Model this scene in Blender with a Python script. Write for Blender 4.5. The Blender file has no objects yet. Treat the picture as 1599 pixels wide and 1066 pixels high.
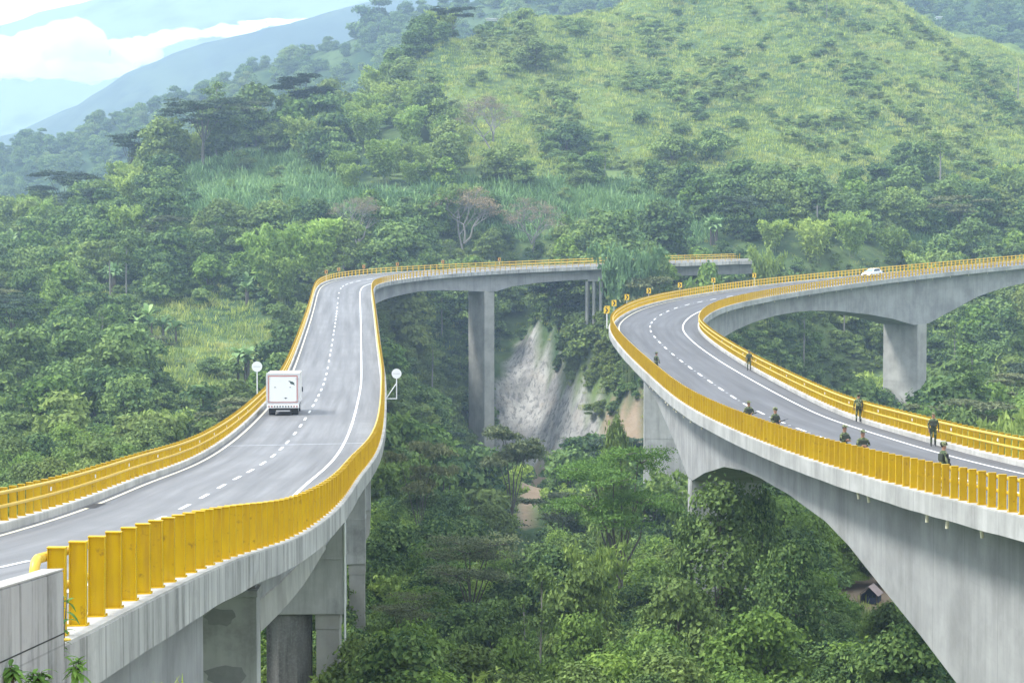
import bpy, bmesh, math, random
import numpy as np
from mathutils import Vector, Matrix
R_ = math.radians
sc = bpy.context.scene
COL = sc.collection
# ------------------------------------------------------------------ camera
PIT = -math.atan(138.0 / 3000.0)
cam_d = bpy.data.cameras.new('camera'); cam = bpy.data.objects.new('camera', cam_d); COL.objects.link(cam)
cam.location = (0, 0, 0); cam.rotation_euler = (R_(90) + PIT, 0, 0)
cam_d.sensor_width = 36.0; cam_d.lens = 36.0 * 3000.0 / 1599.0
cam_d.clip_start = 0.5; cam_d.clip_end = 30000
sc.camera = cam
# ------------------------------------------------------------------ world, sun, exposure
SUN_EL, SUN_AZ = R_(52), R_(-100)      # azimuth from +Y towards +X
world = bpy.data.worlds.new("World"); sc.world = world; world.use_nodes = True
wn, wl = world.node_tree.nodes, world.node_tree.links
wn.clear()
wo = wn.new('ShaderNodeOutputWorld'); bg = wn.new('ShaderNodeBackground'); sky = wn.new('ShaderNodeTexSky')
sky.sky_type = 'NISHITA'; sky.sun_disc = False; sky.sun_elevation = SUN_EL; sky.sun_rotation = SUN_AZ
sky.altitude = 900; sky.dust_density = 2.0
tc = wn.new('ShaderNodeTexCoord'); mp = wn.new('ShaderNodeMapping'); mp.inputs['Scale'].default_value = (1.6, 1.6, 5.0)
nz = wn.new('ShaderNodeTexNoise'); nz.inputs['Scale'].default_value = 2.2; nz.inputs['Detail'].default_value = 7
rp = wn.new('ShaderNodeValToRGB'); rp.color_ramp.elements[0].position = .30; rp.color_ramp.elements[1].position = .60
rp.color_ramp.elements[0].color = (.50, .50, .50, 1); rp.color_ramp.elements[1].color = (1, 1, 1, 1)
mx = wn.new('ShaderNodeMix'); mx.data_type = 'RGBA'
mx.inputs['B'].default_value = (7.7, 8.1, 8.6, 1)       # bright cloud deck, in the sky texture's own units
wl.new(tc.outputs['Generated'], mp.inputs['Vector']); wl.new(mp.outputs[0], nz.inputs['Vector'])
wl.new(nz.outputs['Fac'], rp.inputs[0]); wl.new(rp.outputs[0], mx.inputs['Factor'])
wl.new(sky.outputs[0], mx.inputs['A']); wl.new(mx.outputs['Result'], bg.inputs[0]); wl.new(bg.outputs[0], wo.inputs[0])
bg.inputs[1].default_value = 0.11
sd = bpy.data.lights.new('sun', 'SUN'); sun = bpy.data.objects.new('sun', sd); COL.objects.link(sun)
sd.energy = 2.2; sd.angle = R_(12); sd.color = (1.0, .975, .93)
sdir = Vector((math.sin(SUN_AZ) * math.cos(SUN_EL), math.cos(SUN_AZ) * math.cos(SUN_EL), math.sin(SUN_EL)))
sun.rotation_euler = sdir.to_track_quat('Z', 'Y').to_euler()
sc.view_settings.view_transform = 'Standard'; sc.view_settings.look = 'None'
sc.view_settings.exposure = 1.32; sc.view_settings.gamma = 1.0
sc.render.engine = 'CYCLES'
cy = sc.cycles
cy.max_bounces = 5; cy.diffuse_bounces = 3; cy.glossy_bounces = 2; cy.transmission_bounces = 3; cy.transparent_max_bounces = 6
cy.volume_bounces = 2; cy.use_denoising = True; cy.caustics_reflective = False; cy.caustics_refractive = False
cy.use_adaptive_sampling = True; cy.adaptive_threshold = 0.02

# ------------------------------------------------------------------ helpers
rng = np.random.default_rng(7); random.seed(7)
def tag(o, label=None, cat=None, group=None, kind=None):
    if label: o['label'] = label
    if cat: o['category'] = cat
    if group: o['group'] = group
    if kind: o['kind'] = kind
    return o
def empty(name, loc=(0, 0, 0), rz=0., label=None, cat=None, group=None):
    o = bpy.data.objects.new(name, None); COL.objects.link(o); o.empty_display_size = .3
    o.location = loc; o.rotation_euler = (0, 0, rz); return tag(o, label, cat, group)
def mesh_obj(name, verts, faces, mat=None, parent=None, uv=None, tint=None, smooth=False, mats=None, midx=None):
    me = bpy.data.meshes.new(name)
    me.from_pydata([tuple(v) for v in verts] if not isinstance(verts, list) else verts, [], faces if isinstance(faces, list) else faces.tolist())
    if mats:
        for m in mats: me.materials.append(m)
        if midx is not None: me.polygons.foreach_set('material_index', np.asarray(midx, dtype=np.int32))
    elif mat: me.materials.append(mat)
    if uv is not None:
        l = me.uv_layers.new(name='UVMap'); vi = np.empty(len(me.loops), dtype=np.int32); me.loops.foreach_get('vertex_index', vi)
        l.data.foreach_set('uv', np.asarray(uv, dtype=np.float32)[vi].ravel())
    if tint is not None:
        a = me.attributes.new('tint', 'FLOAT', 'FACE'); a.data.foreach_set('value', np.asarray(tint, dtype=np.float32))
    if smooth: me.polygons.foreach_set('use_smooth', np.ones(len(me.polygons), dtype=bool))
    me.update()
    o = bpy.data.objects.new(name, me); COL.objects.link(o)
    if parent: o.parent = parent
    return o
class MB:
    def __init__(s): s.v = []; s.f = []; s.m = []; s.cur = 0; s.M = None
    def add(s, vs, fs):
        n = len(s.v)
        for p in vs:
            p = Vector(p)
            if s.M is not None: p = s.M @ p
            s.v.append(tuple(p))
        for f in fs: s.f.append([n + i for i in f]); s.m.append(s.cur)
    def box(s, x0, x1, y0, y1, z0, z1, bev=0.):
        if bev > 0:
            bm = bmesh.new(); bmesh.ops.create_cube(bm, size=1)
            for v in bm.verts: v.co = Vector(((x0 + x1) / 2 + v.co.x * (x1 - x0), (y0 + y1) / 2 + v.co.y * (y1 - y0), (z0 + z1) / 2 + v.co.z * (z1 - z0)))
            bmesh.ops.bevel(bm, geom=bm.edges[:], offset=bev, segments=2, profile=.6, affect='EDGES')
            bm.verts.index_update(); s.add([v.co.copy() for v in bm.verts], [[v.index for v in f.verts] for f in bm.faces]); bm.free(); return s
        s.add([(x0, y0, z0), (x1, y0, z0), (x1, y1, z0), (x0, y1, z0), (x0, y0, z1), (x1, y0, z1), (x1, y1, z1), (x0, y1, z1)],
              [[0, 3, 2, 1], [4, 5, 6, 7], [0, 1, 5, 4], [1, 2, 6, 5], [2, 3, 7, 6], [3, 0, 4, 7]]); return s
    def tube(s, pts, rad, n=8, cap=True):
        pts = [Vector(p) for p in pts]; rad = rad if hasattr(rad, '__len__') else [rad] * len(pts)
        vs = []; up = None
        for i, p in enumerate(pts):
            t = (pts[min(i + 1, len(pts) - 1)] - pts[max(i - 1, 0)]).normalized()
            a = t.orthogonal().normalized() if up is None else (up - t * up.dot(t)).normalized()
            up = a; b = t.cross(a)
            for k in range(n): an = 2 * math.pi * k / n; vs.append(p + (a * math.cos(an) + b * math.sin(an)) * rad[i])
        fs = [[i * n + k, i * n + (k + 1) % n, (i + 1) * n + (k + 1) % n, (i + 1) * n + k] for i in range(len(pts) - 1) for k in range(n)]
        if cap: fs += [list(range(n))[::-1], [(len(pts) - 1) * n + k for k in range(n)]]
        s.add(vs, fs); return s
    def cyl(s, p0, p1, r, n=16): return s.tube([p0, p1], r, n)
    def ell(s, c, r, n=10, m=7):
        vs = []; fs = []
        for i in range(m + 1):
            th = math.pi * i / m
            for k in range(n): ph = 2 * math.pi * k / n; vs.append((c[0] + r[0] * math.sin(th) * math.cos(ph), c[1] + r[1] * math.sin(th) * math.sin(ph), c[2] + r[2] * math.cos(th)))
        for i in range(m):
            for k in range(n): fs.append([i * n + k, (i + 1) * n + k, (i + 1) * n + (k + 1) % n, i * n + (k + 1) % n])
        s.add(vs, fs); return s
    def prism(s, poly, y0, y1, axis='y'):
        n = len(poly)
        if axis == 'y': vs = [(a, y0, b) for a, b in poly] + [(a, y1, b) for a, b in poly]
        elif axis == 'x': vs = [(y0, a, b) for a, b in poly] + [(y1, a, b) for a, b in poly]
        else: vs = [(a, b, y0) for a, b in poly] + [(a, b, y1) for a, b in poly]
        s.add(vs, [list(range(n)), list(range(n, 2 * n))[::-1]] + [[i, (i + 1) % n, n + (i + 1) % n, n + i] for i in range(n)]); return s
    def build(s, name, mat, parent=None, smooth=False, mats=None, loc=None, rz=None):
        o = mesh_obj(name, s.v, s.f, mat, parent, smooth=smooth, mats=mats, midx=s.m if mats else None)
        bm = bmesh.new(); bm.from_mesh(o.data); bmesh.ops.recalc_face_normals(bm, faces=bm.faces); bm.to_mesh(o.data); bm.free()
        if smooth:
            try: o.data.set_sharp_from_angle(angle=R_(38))
            except Exception: pass
        if loc: o.location = loc
        if rz is not None: o.rotation_euler = (0, 0, rz)
        return o
def children(o): return [c for c in bpy.data.objects if c.parent == o]
def copy_tree(o, parent=None, kids=None):
    c = o.copy(); COL.objects.link(c); c.parent = parent
    for ch in (kids if kids is not None else children(o)): copy_tree(ch, c)
    return c

# value noise for shaping terrain
_P = rng.random((256, 256))
def vnoise(x, y):
    x = np.asarray(x, float); y = np.asarray(y, float)
    xi = np.floor(x).astype(int); yi = np.floor(y).astype(int); fx = x - xi; fy = y - yi
    fx = fx * fx * (3 - 2 * fx); fy = fy * fy * (3 - 2 * fy); g = lambda a, b: _P[a % 256, b % 256]
    return (g(xi, yi) * (1 - fx) + g(xi + 1, yi) * fx) * (1 - fy) + (g(xi, yi + 1) * (1 - fx) + g(xi + 1, yi + 1) * fx) * fy
def fbm(x, y, o=4):
    s = 0; a = .5
    for k in range(o): s = s + a * (vnoise(x * 2 ** k + 17 * k, y * 2 ** k + 9 * k) - .5); a *= .5
    return s

# ------------------------------------------------------------------ materials
def nodes_mat(name):
    m = bpy.data.materials.new(name); m.use_nodes = True; n = m.node_tree.nodes; n.clear()
    out = n.new('ShaderNodeOutputMaterial'); p = n.new('ShaderNodeBsdfPrincipled'); m.node_tree.links.new(p.outputs[0], out.inputs[0])
    return m, n, m.node_tree.links, p, out
def ramp(n, stops):
    r = n.new('ShaderNodeValToRGB'); e = r.color_ramp.elements
    while len(e) < len(stops): e.new(.5)
    for i, (p, c) in enumerate(stops):
        e[i].position = p; e[i].color = (*(c if hasattr(c, '__len__') else (c, c, c)), 1)
    return r
def noise(n, l, vec, scale, detail=4, rough=.55, sx=None):
    t = n.new('ShaderNodeTexNoise'); t.inputs['Scale'].default_value = scale; t.inputs['Detail'].default_value = detail; t.inputs['Roughness'].default_value = rough
    if sx:
        mp = n.new('ShaderNodeMapping'); mp.inputs['Scale'].default_value = sx; l.new(vec, mp.inputs[0]); vec = mp.outputs[0]
    l.new(vec, t.inputs['Vector']); return t
def mixc(n, l, a, b, fac, mode='MIX'):
    m = n.new('ShaderNodeMix'); m.data_type = 'RGBA'; m.blend_type = mode
    for k, v in (('A', a), ('B', b)):
        if hasattr(v, 'links'): l.new(v, m.inputs[k])
        else: m.inputs[k].default_value = (*v, 1)
    if hasattr(fac, 'links'): l.new(fac, m.inputs['Factor'])
    else: m.inputs['Factor'].default_value = fac
    return m.outputs['Result']
def bump(n, l, p, h, strength, dist=.05):
    b = n.new('ShaderNodeBump'); b.inputs['Strength'].default_value = strength; b.inputs['Distance'].default_value = dist
    l.new(h, b.inputs['Height']); l.new(b.outputs[0], p.inputs['Normal'])
def plain(name, col, rough=.5, metal=0., var=.08, scale=6.):
    m, n, l, p, o = nodes_mat(name); g = n.new('ShaderNodeTexCoord')
    t = noise(n, l, g.outputs['Object'], scale)
    c = mixc(n, l, tuple(max(0, v * (1 - var * 2)) for v in col), tuple(min(1, v * (1 + var)) for v in col), t.outputs['Fac'])
    l.new(c, p.inputs['Base Color']); p.inputs['Roughness'].default_value = rough; p.inputs['Metallic'].default_value = metal
    return m
def concrete(name, base, stain, streak=.5, joints=0., patches=True, mould=.35):
    m, n, l, p, o = nodes_mat(name)
    geo = n.new('ShaderNodeNewGeometry'); P = geo.outputs['Position']
    a = noise(n, l, P, .35, 6, .6); b = noise(n, l, P, 1.0, 6, .68, sx=(1.7, 1.7, .16)); d = noise(n, l, P, 9, 4)
    c = mixc(n, l, tuple(x * 1.08 for x in base), tuple(x * .70 for x in base), ramp_out(n, l, a, .38, .66))
    r = ramp(n, [(.46, 0), (.72, streak)]); l.new(b.outputs['Fac'], r.inputs[0])
    c = mixc(n, l, c, stain, r.outputs[0])
    w = noise(n, l, P, 1.0, 4, .6, sx=(1.1, 1.1, .06)); r3 = ramp(n, [(.52, 0), (.75, .45)]); l.new(w.outputs['Fac'], r3.inputs[0])
    c = mixc(n, l, c, tuple(min(1, x * 1.28) for x in base), r3.outputs[0])
    if patches:
        e = noise(n, l, P, .16, 7, .7); r2 = ramp(n, [(.56, 0), (.66, mould)]); l.new(e.outputs['Fac'], r2.inputs[0])
        c = mixc(n, l, c, stain, r2.outputs[0])
    if joints:
        tcn = n.new('ShaderNodeTexCoord'); sp = n.new('ShaderNodeSeparateXYZ'); l.new(tcn.outputs['UV'], sp.inputs[0])
        jn = noise(n, l, P, .5, 2)
        fr = n.new('ShaderNodeMath'); fr.operation = 'DIVIDE'; l.new(sp.outputs[0], fr.inputs[0]); fr.inputs[1].default_value = joints
        f2 = n.new('ShaderNodeMath'); f2.operation = 'FRACT'; l.new(fr.outputs[0], f2.inputs[0])
        r4 = ramp(n, [(0, 1), (.018 * 4 / joints, 1), (.03 * 4 / joints, 0)]); l.new(f2.outputs[0], r4.inputs[0])
        mj = n.new('ShaderNodeMath'); mj.operation = 'MULTIPLY'; l.new(r4.outputs[0], mj.inputs[0]); mj.inputs[1].default_value = .45
        c = mixc(n, l, c, stain, mj.outputs[0])
        fv = n.new('ShaderNodeMath'); fv.operation = 'DIVIDE'; l.new(sp.outputs[1], fv.inputs[0]); fv.inputs[1].default_value = 1.22 if joints < 4 else 2.4
        fw = n.new('ShaderNodeMath'); fw.operation = 'FRACT'; l.new(fv.outputs[0], fw.inputs[0]); r5 = ramp(n, [(0, .3), (.012, .3), (.022, 0)]); l.new(fw.outputs[0], r5.inputs[0]); c = mixc(n, l, c, stain, r5.outputs[0])
    c = mixc(n, l, c, tuple(x * .88 for x in base), ramp_out(n, l, d, .45, .8, .4))
    l.new(c, p.inputs['Base Color']); p.inputs['Roughness'].default_value = .9; p.inputs['Specular IOR Level'].default_value = .25
    bump(n, l, p, d.outputs['Fac'], .25, .02)
    return m
def ramp_out(n, l, t, a, b, top=1.):
    r = ramp(n, [(a, 0), (b, top)]); l.new(t.outputs['Fac'], r.inputs[0]); return r.outputs[0]
M = {}
M['conc'] = concrete('concrete', (.35, .352, .345), (.21, .21, .205), .42, joints=4., mould=.5)
M['conc_pier'] = concrete('pier concrete', (.45, .455, .44), (.18, .18, .17), .6, mould=.6)
M['conc_far'] = concrete('far pier concrete', (.40, .395, .36), (.27, .26, .24), .35)
M['fascia'] = concrete('fascia concrete', (.45, .45, .42), (.09, .09, .085), .9, joints=1.25, mould=.5)
M['fasciaB'] = concrete('clean fascia concrete', (.42, .42, .40), (.22, .22, .21), .5, joints=2.5, mould=.5)
M['wall'] = concrete('streaked wall concrete', (.44, .44, .42), (.055, .055, .05), .9, joints=1.3, mould=.75)
M['kerb'] = concrete('kerb concrete', (.48, .47, .43), (.24, .235, .215), .6, patches=True)
def asphalt(name, base, off=0.):
    m, n, l, p, o = nodes_mat(name)
    g = n.new('ShaderNodeNewGeometry'); P = g.outputs['Position']; t = n.new('ShaderNodeTexCoord')
    a = noise(n, l, P, .11, 6, .62); d = noise(n, l, P, 30, 3)
    u = noise(n, l, t.outputs['UV'], 1.0, 4, .6, sx=(.03, 1.1, 1)); x = noise(n, l, t.outputs['UV'], 1.0, 5, .7, sx=(.35, .05, 1))
    c = mixc(n, l, tuple(v * .66 for v in base), tuple(v * 1.22 for v in base), ramp_out(n, l, u, .36, .64))
    c = mixc(n, l, c, tuple(v * .80 for v in base), ramp_out(n, l, a, .45, .7, .8))
    c = mixc(n, l, c, tuple(v * .72 for v in base), ramp_out(n, l, x, .55, .75, .45))
    c = mixc(n, l, c, tuple(v * 1.25 for v in base), ramp_out(n, l, d, .5, .8, .4))
    l.new(c, p.inputs['Base Color']); p.inputs['Roughness'].default_value = .72
    bump(n, l, p, d.outputs['Fac'], .3, .01)
    return m
M['asphA'] = asphalt('pale asphalt', (.170, .171, .172)); M['asphB'] = asphalt('grey asphalt', (.100, .101, .105))
M['paint'] = plain('road paint white', (.80, .80, .78), .6, var=.06, scale=3); M['cream'] = plain('road paint cream', (.80, .74, .55), .6, var=.08, scale=3)
def yellow():
    m, n, l, p, o = nodes_mat('yellow paint'); g = n.new('ShaderNodeNewGeometry'); P = g.outputs['Position']
    a = noise(n, l, P, .5, 5, .65); b = noise(n, l, P, 5, 5, .7); s = noise(n, l, P, 1, 4, .6, sx=(9, 9, .8))
    c = mixc(n, l, (.60, .40, .004), (.54, .345, .004), ramp_out(n, l, a, .4, .65))
    c = mixc(n, l, c, (.40, .24, .03), ramp_out(n, l, s, .50, .75, .7))
    c = mixc(n, l, c, (.20, .12, .03), ramp_out(n, l, b, .60, .72, .8))
    l.new(c, p.inputs['Base Color']); p.inputs['Roughness'].default_value = .5; p.inputs['Specular IOR Level'].default_value = .2; return m
M['yellow'] = yellow(); M['pipe'] = plain('pale yellow pipe', (.70, .47, .05), .4, var=.08, scale=4)
M['white'] = plain('white enamel', (.80, .81, .80), .35, var=.03); M['black'] = plain('black paint', (.012, .012, .012), .6)
M['signy'] = plain('sign yellow', (.80, .52, .03), .4, var=.04); M['galv'] = plain('galvanised steel', (.55, .56, .57), .45, .4)
M['rubber'] = plain('rubber', (.02, .02, .02), .8); M['red'] = plain('red tape', (.55, .06, .04), .5); M['glass'] = plain('dark glass', (.03, .045, .06), .08, 0, .02)
M['grayp'] = plain('grey print', (.45, .48, .50), .6); M['chassis'] = plain('dark chassis', (.03, .028, .027), .7)
M['lamp_red'] = plain('red lens', (.35, .02, .02), .2)
# ------------------------------------------------------------------ the two road alignments
CTRL = {'A': [[-10.703, 23.359, -5.058, -0.019], [-10.926, 33.063, -6.04, -0.033], [-11.241, 43.777, -7.244, -0.03], [-11.303, 53.688, -8.329, -0.005], [-11.665, 72.254, -9.744, -0.004], [-12.64, 90.1, -10.79, 0.008], [-12.869, 107.417, -11.772, -0.018], [-14.36, 135.886, -12.651, -0.015], [-16.627, 170.545, -13.14, -0.007], [-18.198, 194.749, -13.185, -0.008], [-20.299, 220.973, -12.65, -0.002], [-23.682, 263.38, -11.151, 0.003], [-27.596, 312.733, -8.818, 0.006], [-30.879, 350.56, -6.449, 0.015], [-30.215, 360.327, -5.816, 0.042], [-28.811, 367.194, -5.394, 0.064], [-24.974, 376.525, -4.829, 0.066], [-17.595, 385.78, -4.211, 0.056], [-3.213, 393.644, -3.455, 0.053], [18.91, 392.751, -2.531, 0.055]], 'B': [[20.303, 55.549, -8.052, 0.026], [19.632, 68.882, -8.856, 0.02], [18.935, 82.59, -9.534, 0.022], [18.235, 96.109, -10.036, 0.026], [17.58, 112.772, -10.435, 0.023], [17.004, 124.788, -10.604, 0.039], [16.664, 137.449, -10.561, 0.03], [16.363, 155.995, -10.286, 0.039], [15.875, 179.024, -9.797, 0.044], [15.882, 210.924, -9.0, 0.033], [17.224, 232.214, -8.513, 0.032], [21.631, 258.855, -7.774, 0.037], [27.831, 278.968, -7.128, 0.043], [38.382, 301.286, -6.227, 0.04], [50.129, 319.106, -5.331, 0.033], [62.457, 333.431, -4.413, 0.015], [78.659, 347.941, -3.186, 0.007], [99.968, 361.554, -1.697, 0.006]]}
EXT = {'A': [[41, 389.8, -1.72, .04], [62, 386.5, -1.25, .02]], 'B': [[121, 373.5, -.15, .01], [146, 384, 1.5, .0]]}
def bspline(Pc, n):
    Pc = np.vstack([2 * Pc[0] - Pc[1], Pc, 2 * Pc[-1] - Pc[-2]]); m = len(Pc) - 3
    t = np.linspace(0, m - 1e-9, n); i = t.astype(int); u = (t - i)[:, None]
    return ((1 - u) ** 3 * Pc[i] + (3 * u ** 3 - 6 * u * u + 4) * Pc[i + 1] + (-3 * u ** 3 + 3 * u * u + 3 * u + 1) * Pc[i + 2] + u ** 3 * Pc[i + 3]) / 6
class Road:
    def __init__(s, k, back):
        C0 = np.array(CTRL[k], float); base = bspline(C0, 6000)[0]
        C = bspline(np.vstack([C0, EXT[k]]), 9000)
        d = C[0] - C[40]; d = d / np.linalg.norm(d[:3]); m = int(back / .5)
        pre = np.array([C[0] + d * (back - .5 * i) for i in range(m)]); pre[:, 3] = C[0][3]
        C = np.vstack([pre, C]); ds = np.linalg.norm(np.diff(C[:, :3], axis=0), axis=1)
        s.s = np.concatenate([[0], np.cumsum(ds)]) - back; s.C = C; s.end = s.s[-1]; s.k = k
        T = np.gradient(C[:, :2], axis=0); T /= np.linalg.norm(T, axis=1)[:, None]; s.T = T
    def fr(s, q):
        q = np.asarray(q, float); g = lambda a: np.interp(q, s.s, a)
        c = np.stack([g(s.C[:, i]) for i in range(4)], -1); t = np.stack([g(s.T[:, 0]), g(s.T[:, 1])], -1)
        t /= np.linalg.norm(t, axis=-1, keepdims=True); return c, t
    def pt(s, q, off, h=0.):
        c, t = s.fr(q); off = np.asarray(off, float)
        return np.stack([c[..., 0] + off * t[..., 1], c[..., 1] - off * t[..., 0], c[..., 2] - off * c[..., 3] + h], -1)
    def rz(s, q):                       # heading as a z rotation: local +Y along the road, local +X to its right
        c, t = s.fr(q); return math.atan2(t[1], t[0]) - math.pi / 2
    def grade(s, q):
        a = s.pt(q - 1, 0); b = s.pt(q + 1, 0); return math.atan2(b[2] - a[2], np.linalg.norm((b - a)[:2]))
RA = Road('A', 14.); RA.end = float(np.interp(49.5, RA.C[-1500:, 0], RA.s[-1500:])); RB = Road('B', 42.)
def sweep(road, name, q, prof, mat, parent, closed=True, hfun=None):
    """prof: list of (offset, height) - or a function of s returning it"""
    q = np.asarray(q); rows = []; uvs = []
    for s_ in q:
        pr = prof(s_) if callable(prof) else prof
        o = np.array([p[0] for p in pr]); h = np.array([p[1] for p in pr])
        rows.append(road.pt(np.full(len(o), s_), o, h)); L = np.concatenate([[0], np.cumsum(np.hypot(np.diff(o), np.diff(h)))])
        uvs += [(s_, x) for x in (o if not closed else L)]
    k = len(rows[0]); V = np.concatenate(rows); F = []
    for i in range(len(q) - 1):
        for j in range(k if closed else k - 1):
            a = i * k + j; b = i * k + (j + 1) % k; F.append([a, b, b + k, a + k])
    if closed: F.append(list(range(k))[::-1]); F.append([(len(q) - 1) * k + j for j in range(k)])
    o = mesh_obj(name, list(map(tuple, V)), F, mat, parent, uv=uvs)
    bm = bmesh.new(); bm.from_mesh(o.data); bmesh.ops.recalc_face_normals(bm, faces=bm.faces)
    if not closed:
        if sum(f.normal.z for f in bm.faces) < 0: bmesh.ops.reverse_faces(bm, faces=bm.faces)
    bm.to_mesh(o.data); bm.free(); return o
DEPTH = {
 'B': [(-42, 6), (-36, 8), (-30, 10), (-22, 10), (-16, 9.6), (-8, 9.4), (0, 8.9), (6, 8.0), (13, 6.6), (18, 5.6), (22, 4.9), (26, 4.2), (30, 3.5), (35, 2.9), (44, 2.5), (53, 2.45), (59, 2.6), (66, 3.1), (75, 4.5), (82, 5.9), (85, 6.0), (89, 5.3), (96, 4.3), (110, 2.7), (121, 2.3), (140, 2.3), (160, 2.6), (178, 3.6), (192, 5.4), (199, 6.5), (202, 6.5), (208, 5.6), (220, 4.5), (227, 4.0), (236, 3.5), (246, 3.2), (255, 3.2), (261, 3.4), (271, 4.1), (282, 5.5), (290, 6.9), (296.5, 8.5), (301, 8.5), (308, 6.7), (315, 4.8), (322, 3.7), (327, 3.3), (345, 2.6), (400, 2.6)],
 'A': [(-14, 1.2), (33.4, 1.2), (33.5, 2.8), (53, 2.9), (76, 3.0), (90, 2.6), (105, 3.0), (120, 4.2), (135, 3.0), (150, 3.2), (162, 4.6), (176, 3.2), (200, 2.6), (222, 4.6), (245, 2.8), (275, 2.6), (300, 4.6), (325, 3.0), (340, 3.9), (347, 3.4), (353, 3.1), (361, 2.8), (368, 3.0), (374, 3.5), (379.5, 4.0), (381.5, 4.0), (385, 3.2), (391, 2.7), (397, 2.5), (460, 2.4)]}
def depth(k, s_): a = DEPTH[k]; return float(np.interp(s_, [x[0] for x in a], [x[1] for x in a]))

def build_bridge(k, road, name, label, q0, q1, asph, fascia, web_half=3.75, g0=None):
    br = empty(name, tuple(road.pt(q0, 0)), 0, label, 'bridge')
    MI = Matrix.Translation(-Vector(road.pt(q0, 0)))
    q = np.arange(q0, q1, 1.5); q = np.append(q, q1)
    out = []
    out.append(sweep(road, 'roadway', q, [(-4.86, 0), (-2.4, .0), (0, .0), (2.4, 0), (4.86, 0)], asph, br, closed=False))
    out.append(sweep(road, 'deck_slab', q, [(-5.36, -.02), (5.36, -.02), (5.36, -.36), (web_half, -.62), (-web_half, -.62), (-5.36, -.36)], M['conc'], br))
    for sg in (-1, 1):
        out.append(sweep(road, 'kerb', q, [(sg * 4.85, .0), (sg * 4.85, .24), (sg * 4.88, .28), (sg * 5.44, .28), (sg * 5.44, .02), (sg * 5.37, 0.)], M['kerb'], br))
        # the outer face of the slab edge, with a slightly ragged lower lip
        out.append(sweep(road, 'fascia', q, lambda s_, sg=sg: [(sg * 5.365, .24), (sg * 5.455, .24), (sg * 5.455, -.42 - .05 * vnoise(s_ * .45, sg * 3.3) - .02 * vnoise(s_ * 1.7, 5.)), (sg * 5.365, -.40)], fascia, br))
    qg = np.unique(np.concatenate([q[(q >= (g0 if g0 is not None else q0))], [x[0] for x in DEPTH[k] if (g0 or q0) <= x[0] <= q1]]))
    out.append(sweep(road, 'box_girder', qg, lambda s_: [(-web_half, -.60), (web_half, -.60), (web_half, -depth(k, s_)), (-web_half, -depth(k, s_))], M['conc'], br))
    return br, out, MI
def strip(road, name, segs, off, w, mat, parent, h=.008):
    V = []; F = []
    for a, b in segs:
        n = max(2, int((b - a) / 1.5) + 1); q = np.linspace(a, b, n); oo = np.interp(q, [x[0] for x in off], [x[1] for x in off])
        L = road.pt(q, oo - w / 2, h); R = road.pt(q, oo + w / 2, h); i0 = len(V)
        for i in range(n): V += [tuple(L[i]), tuple(R[i])]
        for i in range(n - 1): F.append([i0 + 2 * i, i0 + 2 * i + 1, i0 + 2 * i + 3, i0 + 2 * i + 2])
    return mesh_obj(name, V, F, mat, parent)
def dashes(road, name, segs, off, w, mat, parent, h=.008):
    return [strip(road, name, [sg_], off, w, mat, parent, h) for sg_ in segs][:100]
def fix(objs, MI):
    for o in objs: o.data.transform(MI)
# ---- left bridge
brA, oA, MIA = build_bridge('A', RA, 'road_bridge', 'concrete road bridge on the left carrying the white truck, curving away right over the gorge', -13.5, RA.end - 1, M['asphA'], M['fascia'], g0=33.5)
oA.append(strip(RA, 'edge_line', [(-13, RA.end - 2)], [(-13, -4.5), (250, -4.5), (400, -4.4)], .16, M['cream'], brA))
oA.append(strip(RA, 'edge_line', [(-13, RA.end - 2)], [(-13, 2.92), (450, 2.95)], .16, M['paint'], brA))
dA = [15.8, 23.2, 30.4, 37.4, 44.3, 51, 57.5, 64.2, 70.6, 76.5, 83, 89.5, 95.9, 101.7, 110.2, 118, 125.4, 133.5, 141, 147.7, 154.4, 161.9, 169.1, 175.8, 182.9, 191, 200.1, 208.3, 214.9, 222.7, 230.9, 239.5, 245.6, 252.8, 259, 265.3, 270.7, 276, 281.3, 288, 297, 307.5, 318.2, 327.8, 332.8, 337.1, 340.8, 344.8, 350, 356, 362, 368, 374, 380, 386, 392, 400, 408, 416, 424]
oA.extend(dashes(RA, 'lane_dash', [(-12, -9), (-4.5, -1.5), (3, 6)] + [(a - 1.45, a + 1.45) if a < 300 else (a - 1.2, a + 1.2) for a in dA], [(-13, -.85), (330, -.78), (450, -.8)], .17, M['paint'], brA))
oA.append(strip(RA, 'expansion_joint', [(99.2, 99.42)], [(0, 0), (400, 0)], 9.6, M['grayp'], brA, h=.006))
oA.append(strip(RA, 'patched_gully', [(50.5, 53.2)], [(0, -4.45), (400, -4.45)], .5, M['chassis'], brA, h=.011))
fix(oA, MIA)
# ---- right bridge
brB, oB, MIB = build_bridge('B', RB, 'road_bridge', 'arched concrete road bridge on the right patrolled by soldiers, bending round in a hairpin curve', -41, RB.end - 1, M['asphB'], M['fasciaB'])
oB.append(strip(RB, 'edge_line', [(-40, RB.end - 2)], [(-40, -4.35), (160, -4.25), (200, -4.55), (400, -4.55)], .15, M['cream'], brB))
oB.append(strip(RB, 'edge_line', [(-40, RB.end - 2)], [(-40, 3.4), (80, 3.4), (140, 3.1), (400, 3.1)], .16, M['paint'], brB))
dB = [8.7, 15.8, 23, 30.1, 37.2, 44.3, 51.4, 57.5, 64.2, 71.5, 77.8, 84.4, 91.4, 98.3, 105.1, 112.4, 119.9, 127.7, 136.1, 144.1, 152.3, 161.8, 170.2, 177.8, 184.9, 194, 202, 209.2, 217.2, 224.4, 231.1, 239, 247, 255, 263, 271, 279, 287, 295, 303, 311, 319, 327, 335, 343]
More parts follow.
